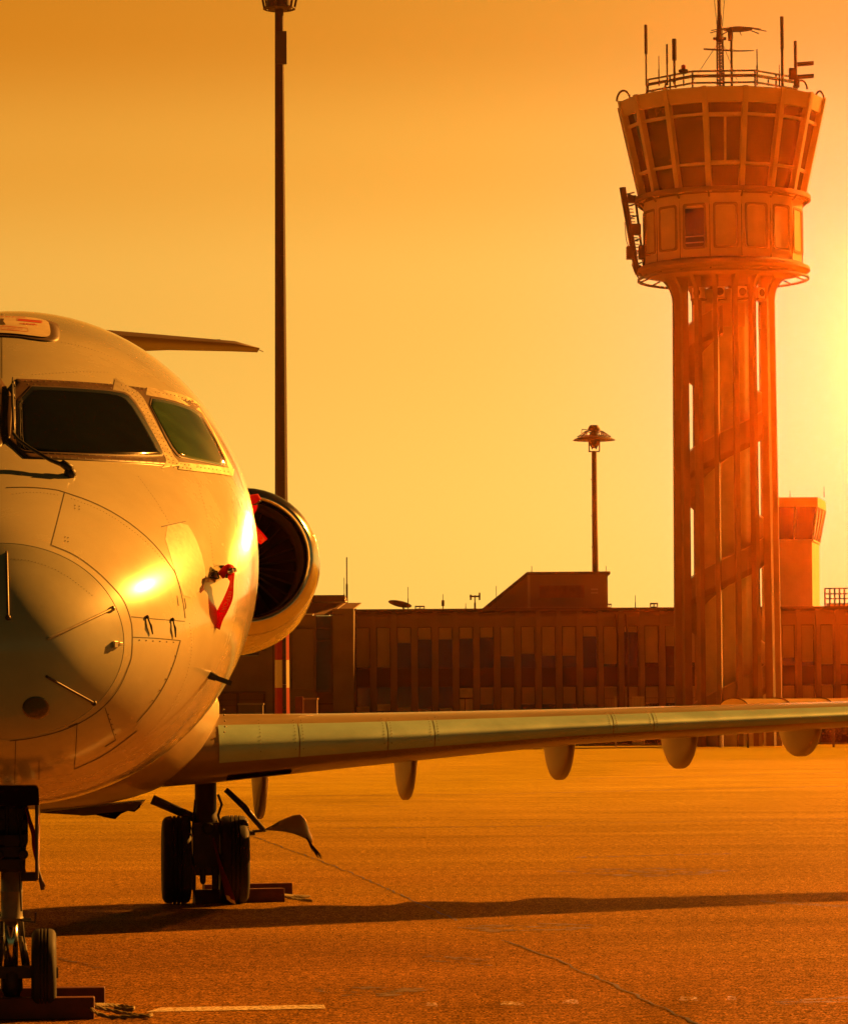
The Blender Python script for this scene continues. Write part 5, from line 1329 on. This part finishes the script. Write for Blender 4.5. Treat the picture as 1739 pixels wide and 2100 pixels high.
# clutter along the verge
t = thing('red_barrier', 'low red plastic barrier on the verge beneath the outer wing', 'barrier', pt(1536, 1512, 208.5)); t.location.z = .09
b = MB(); b.prism([(-.9, -.2, 0), (-.9, .2, 0), (-.9, .1, .75), (-.9, -.1, .75)], (1.8, 0, 0)); b.build('body', mat('red_plastic', (.40, .05, .03), .5), t, bevel=.03)
b = MB(); b.box((-.7, -.21, -.0), (-.4, .21, .08)); b.box((.4, -.21, 0), (.7, .21, .08)); b.build('foot', m_black, t)
m_leaf = mat('dry_leaf', (.10, .075, .02), .8, noise=(5, .5)); m_bark = mat('bark', (.08, .05, .03), .9)
def shrub(x, y, h, w_, label):
    t = thing('shrub', label, 'shrub', (x, y, .09), 0, 'shrubs along the verge')
    b = MB()
    for i in range(5): a = random.random()*6.28; b.tube([(0, 0, 0), (.3*w_*math.cos(a), .3*w_*math.sin(a), h*.5), (.6*w_*math.cos(a+.5), .5*w_*math.sin(a+.5), h*.9)], [.03, .02, .01], 4)
    b.build('stem', m_bark, t); b = MB()
    for i in range(260):
        a, u = random.random()*6.28, random.random()**.5; z = random.random(); r_ = w_*u*(math.sin(math.pi*(.15+.8*z)))
        c = Vector((r_*math.cos(a), r_*math.sin(a), h*(.12+.9*z))); s = random.uniform(.03, .075); u_ = Vector((random.gauss(0,1), random.gauss(0,1), random.gauss(0,1))).normalized(); v_ = u_.orthogonal().normalized()
        b.add([c-u_*s, c+v_*s*.6, c+u_*s, c-v_*s*.6], [(0, 1, 2, 3)])
    b.build('foliage', m_leaf, t)
for px, h, w_, lb_ in ((1462, .95, .7, 'small dry shrub on the verge left of the red barrier, nearest the tower foot'), (1490, .7, .5, 'low sparse shrub just left of the red barrier'), (1575, .9, .7, 'dry shrub just right of the red barrier'), (1672, 1.0, .8, 'round dry shrub on the verge right of the outermost flap fairing'), (1712, .8, .7, 'small dry shrub at the right edge of the picture')):
    p = pt(px, 1515, 210); shrub(p.x, 210+random.uniform(-.8, .8), h, w_, lb_)
b = MB()
for i in range(5200):
    x = random.uniform(-22, 30); y = 207.4+random.random()**2*3; h = random.uniform(.06, .26); a = random.random()*3.14; w_ = random.uniform(.02, .06)
    dx, dy_ = w_*math.cos(a), w_*math.sin(a); lx = random.uniform(-.08, .08)
    b.add([(x-dx, y-dy_, .09), (x+dx, y+dy_, .09), (x+lx, y, .09+h)], [(0, 1, 2)])
tag(b.build('weeds', m_leaf), 'dry weeds growing along the far edge of the apron', 'weeds', kind='stuff')

# ---------------------------------------------------------------- floodlight masts
def big_mast():
    Y = 140.0; c = pt(579, 1478, Y); t = thing('floodlight_mast', 'very tall dark floodlight mast with red and white bands at its foot', 'light mast', (c.x, Y, 0))
    k = Y/F; ztop = pt(569, 14, Y).z; zb0 = pt(578, 1300, Y).z
    m_m = mat('mast_brown_steel', (.045, .022, .015), .55, noise=(.8, .2)); m_w = mat('mast_white_band', (.72, .60, .42), .6, noise=(1, .1)); m_r = mat('mast_red_band', (.42, .025, .015), .6, noise=(1, .15))
    r0, r1 = 16*k, 9.3*k
    rad = lambda z: r0+(r1-r0)*z/ztop
    def seg(z0, z1, nm, m_):
        b = MB(); b.rings([[Vector((rad(z)*math.cos(a), rad(z)*math.sin(a), z)) for a in [2*math.pi*(j+.5)/10 for j in range(10)]] for z in (z0, z1)], True); b.build(nm, m_, t, angle=20)
    seg(zb0, ztop, 'shaft', m_m)
    zs = [pt(578, y, Y).z for y in (1300, 1354, 1411, 1467, 1523, 1580)]+[0]; cols = [m_r, m_w, m_r, m_w, m_r, m_w]
    for i in range(6):
        if zs[i+1] < zs[i]: seg(zs[i+1], zs[i]-.002, 'painted_band', cols[i])
    b = MB(); 
    n = 30
    for i in range(n): 
        z0, z1 = ztop*i/n, ztop*(i+1)/n; xo = rad(z0)*.35
        b.box((xo-.07, -rad(z0)-.08, z0), (xo+.07, -rad(z0)+.15, z1-.02))
    b.build('cable_duct', mat('duct_steel', (.035, .022, .016), .6), t)
    b = MB(); b.box((-.1, -r1-.16, ztop-2.3), (.30, -r1, ztop-1.0)); b.build('winch_box', m_steeld, t, bevel=.02)
    b = MB(); zt_ = ztop-.1
    b.lathe((0, 0, zt_), (0, 0, 1), [(0, .42), (.08, .5), (.5, .5), (.55, .4)], 16)
    for k_ in range(6):
        a = k_*math.pi/3+.35; b.tube([(.35*math.cos(a), .35*math.sin(a), zt_), (.62*math.cos(a), .62*math.sin(a), zt_+.05), (.95*math.cos(a), .95*math.sin(a), zt_+1.6)], .05, 5)
    for r_, z_ in ((.6, zt_+.05), (1.0, zt_+1.7)): P = [(r_*math.cos(a), r_*math.sin(a), z_) for a in [2*math.pi*j/24 for j in range(25)]]; b.tube(P, .045, 5)
    b.build('head_frame', m_steeld, t, angle=40)
    for k_ in range(6):
        a = k_*math.pi/3; c_ = Vector((1.05*math.cos(a), 1.05*math.sin(a), zt_+1.5)); d = Vector((math.cos(a), math.sin(a), -.7)).normalized(); u = Vector((-math.sin(a), math.cos(a), 0)); v = d.cross(u)
        b = MB(); b.obox(c_+d*.1, u*.25, d*.12, v*.2); b.build('floodlight', m_steel, t, bevel=.02)
big_mast()
def far_mast():
    Y = 246.0; c = pt(1221, 1179, Y); t = thing('floodlight_mast', 'slender floodlight mast with an umbrella shaped head rising behind the penthouse', 'light mast', (c.x, Y, 0)); k = Y/F
    z1 = pt(1219, 925, Y).z; m_m = m_steeld
    b = MB(); b.tube([(0, 0, 0), (0, 0, z1)], [8.2*k, 5.6*k], 12); 
    for y in (983, 1058, 1122): z = pt(1219, y, Y).z; b.sphere((-7*k, 0, z), 1.3*k, 6)
    b.build('shaft', m_m, t, smooth=True)
    zd = pt(1219, 903, Y).z; b = MB()
    b.lathe((0, 0, zd), (0, 0, 1), [(0, 44*k), (2*k, 42*k), (5*k, 34*k), (7.5*k, 26*k), (8*k, 12*k)], 24)
    b.build('dish', m_m, t, angle=40)
    b = MB(); 
    for j in range(10):
        a = 2*math.pi*j/10; ca, sa = math.cos(a), math.sin(a)
        b.tube([(34*k*ca, 34*k*sa, zd+7*k), (19*k*ca, 19*k*sa, zd+18*k)], 1.1*k, 4); b.tube([(19*k*ca, 19*k*sa, zd+7*k), (19*k*ca, 19*k*sa, zd+18*k)], 1.1*k, 4)
    for r_, z_ in ((19, 18), (34, 8)): b.tube([(r_*k*math.cos(a), r_*k*math.sin(a), zd+z_*k) for a in [2*math.pi*j/24 for j in range(25)]], 1.2*k, 4)
    for j in range(4):
        a = math.pi/4+j*math.pi/2; ca, sa = math.cos(a), math.sin(a)
        b.tube([(15*k*ca, 15*k*sa, zd), (15*k*ca, 15*k*sa, zd-23*k)], 1.1*k, 4); b.tube([(15*k*ca, 15*k*sa, zd-23*k), (4*k*ca, 4*k*sa, zd-23*k)], 1.1*k, 4); b.tube([(14*k*ca, 14*k*sa, zd), (5*k*ca, 5*k*sa, zd-18*k)], 1.3*k, 4)
    b.lathe((0, 0, zd-16*k), (0, 0, 1), [(0, 5*k), (8*k, 11*k), (16*k, 12*k)], 12)
    b.build('service_frame', m_m, t)
    b = MB(); b.lathe((0, 0, zd+8*k), (0, 0, 1), [(0, 6*k), (12*k, 6*k), (13*k, 13*k), (16*k, 13*k), (23*k, 9*k), (23.5*k, 3*k)], 16); b.tube([(-12*k, 0, zd+21*k), (-25*k, 0, zd+23*k), (-26*k, 0, zd+15*k)], 1.2*k, 4); b.build('head_cap', m_m, t, angle=40)
far_mast()
# ---------------------------------------------------------------- warm haze
if HAZE:
    b = MB(); b.box((-260, -62, -1.1), (310, 275, 62)); hz = b.build('haze', None)
    hz.data.materials.clear()
    m = bpy.data.materials.new('warm_haze'); m.use_nodes = True; nt = m.node_tree; nt.nodes.clear()
    o = nt.nodes.new('ShaderNodeOutputMaterial'); v = nt.nodes.new('ShaderNodeVolumePrincipled')
    v.inputs['Color'].default_value = (*HAZE_COL, 1); v.inputs['Density'].default_value = HAZE_D; v.inputs['Anisotropy'].default_value = HAZE_G
    nt.links.new(v.outputs[0], o.inputs['Volume']); hz.data.materials.append(m)
    tag(hz, 'thin warm evening haze over the whole airfield', 'haze', kind='stuff')
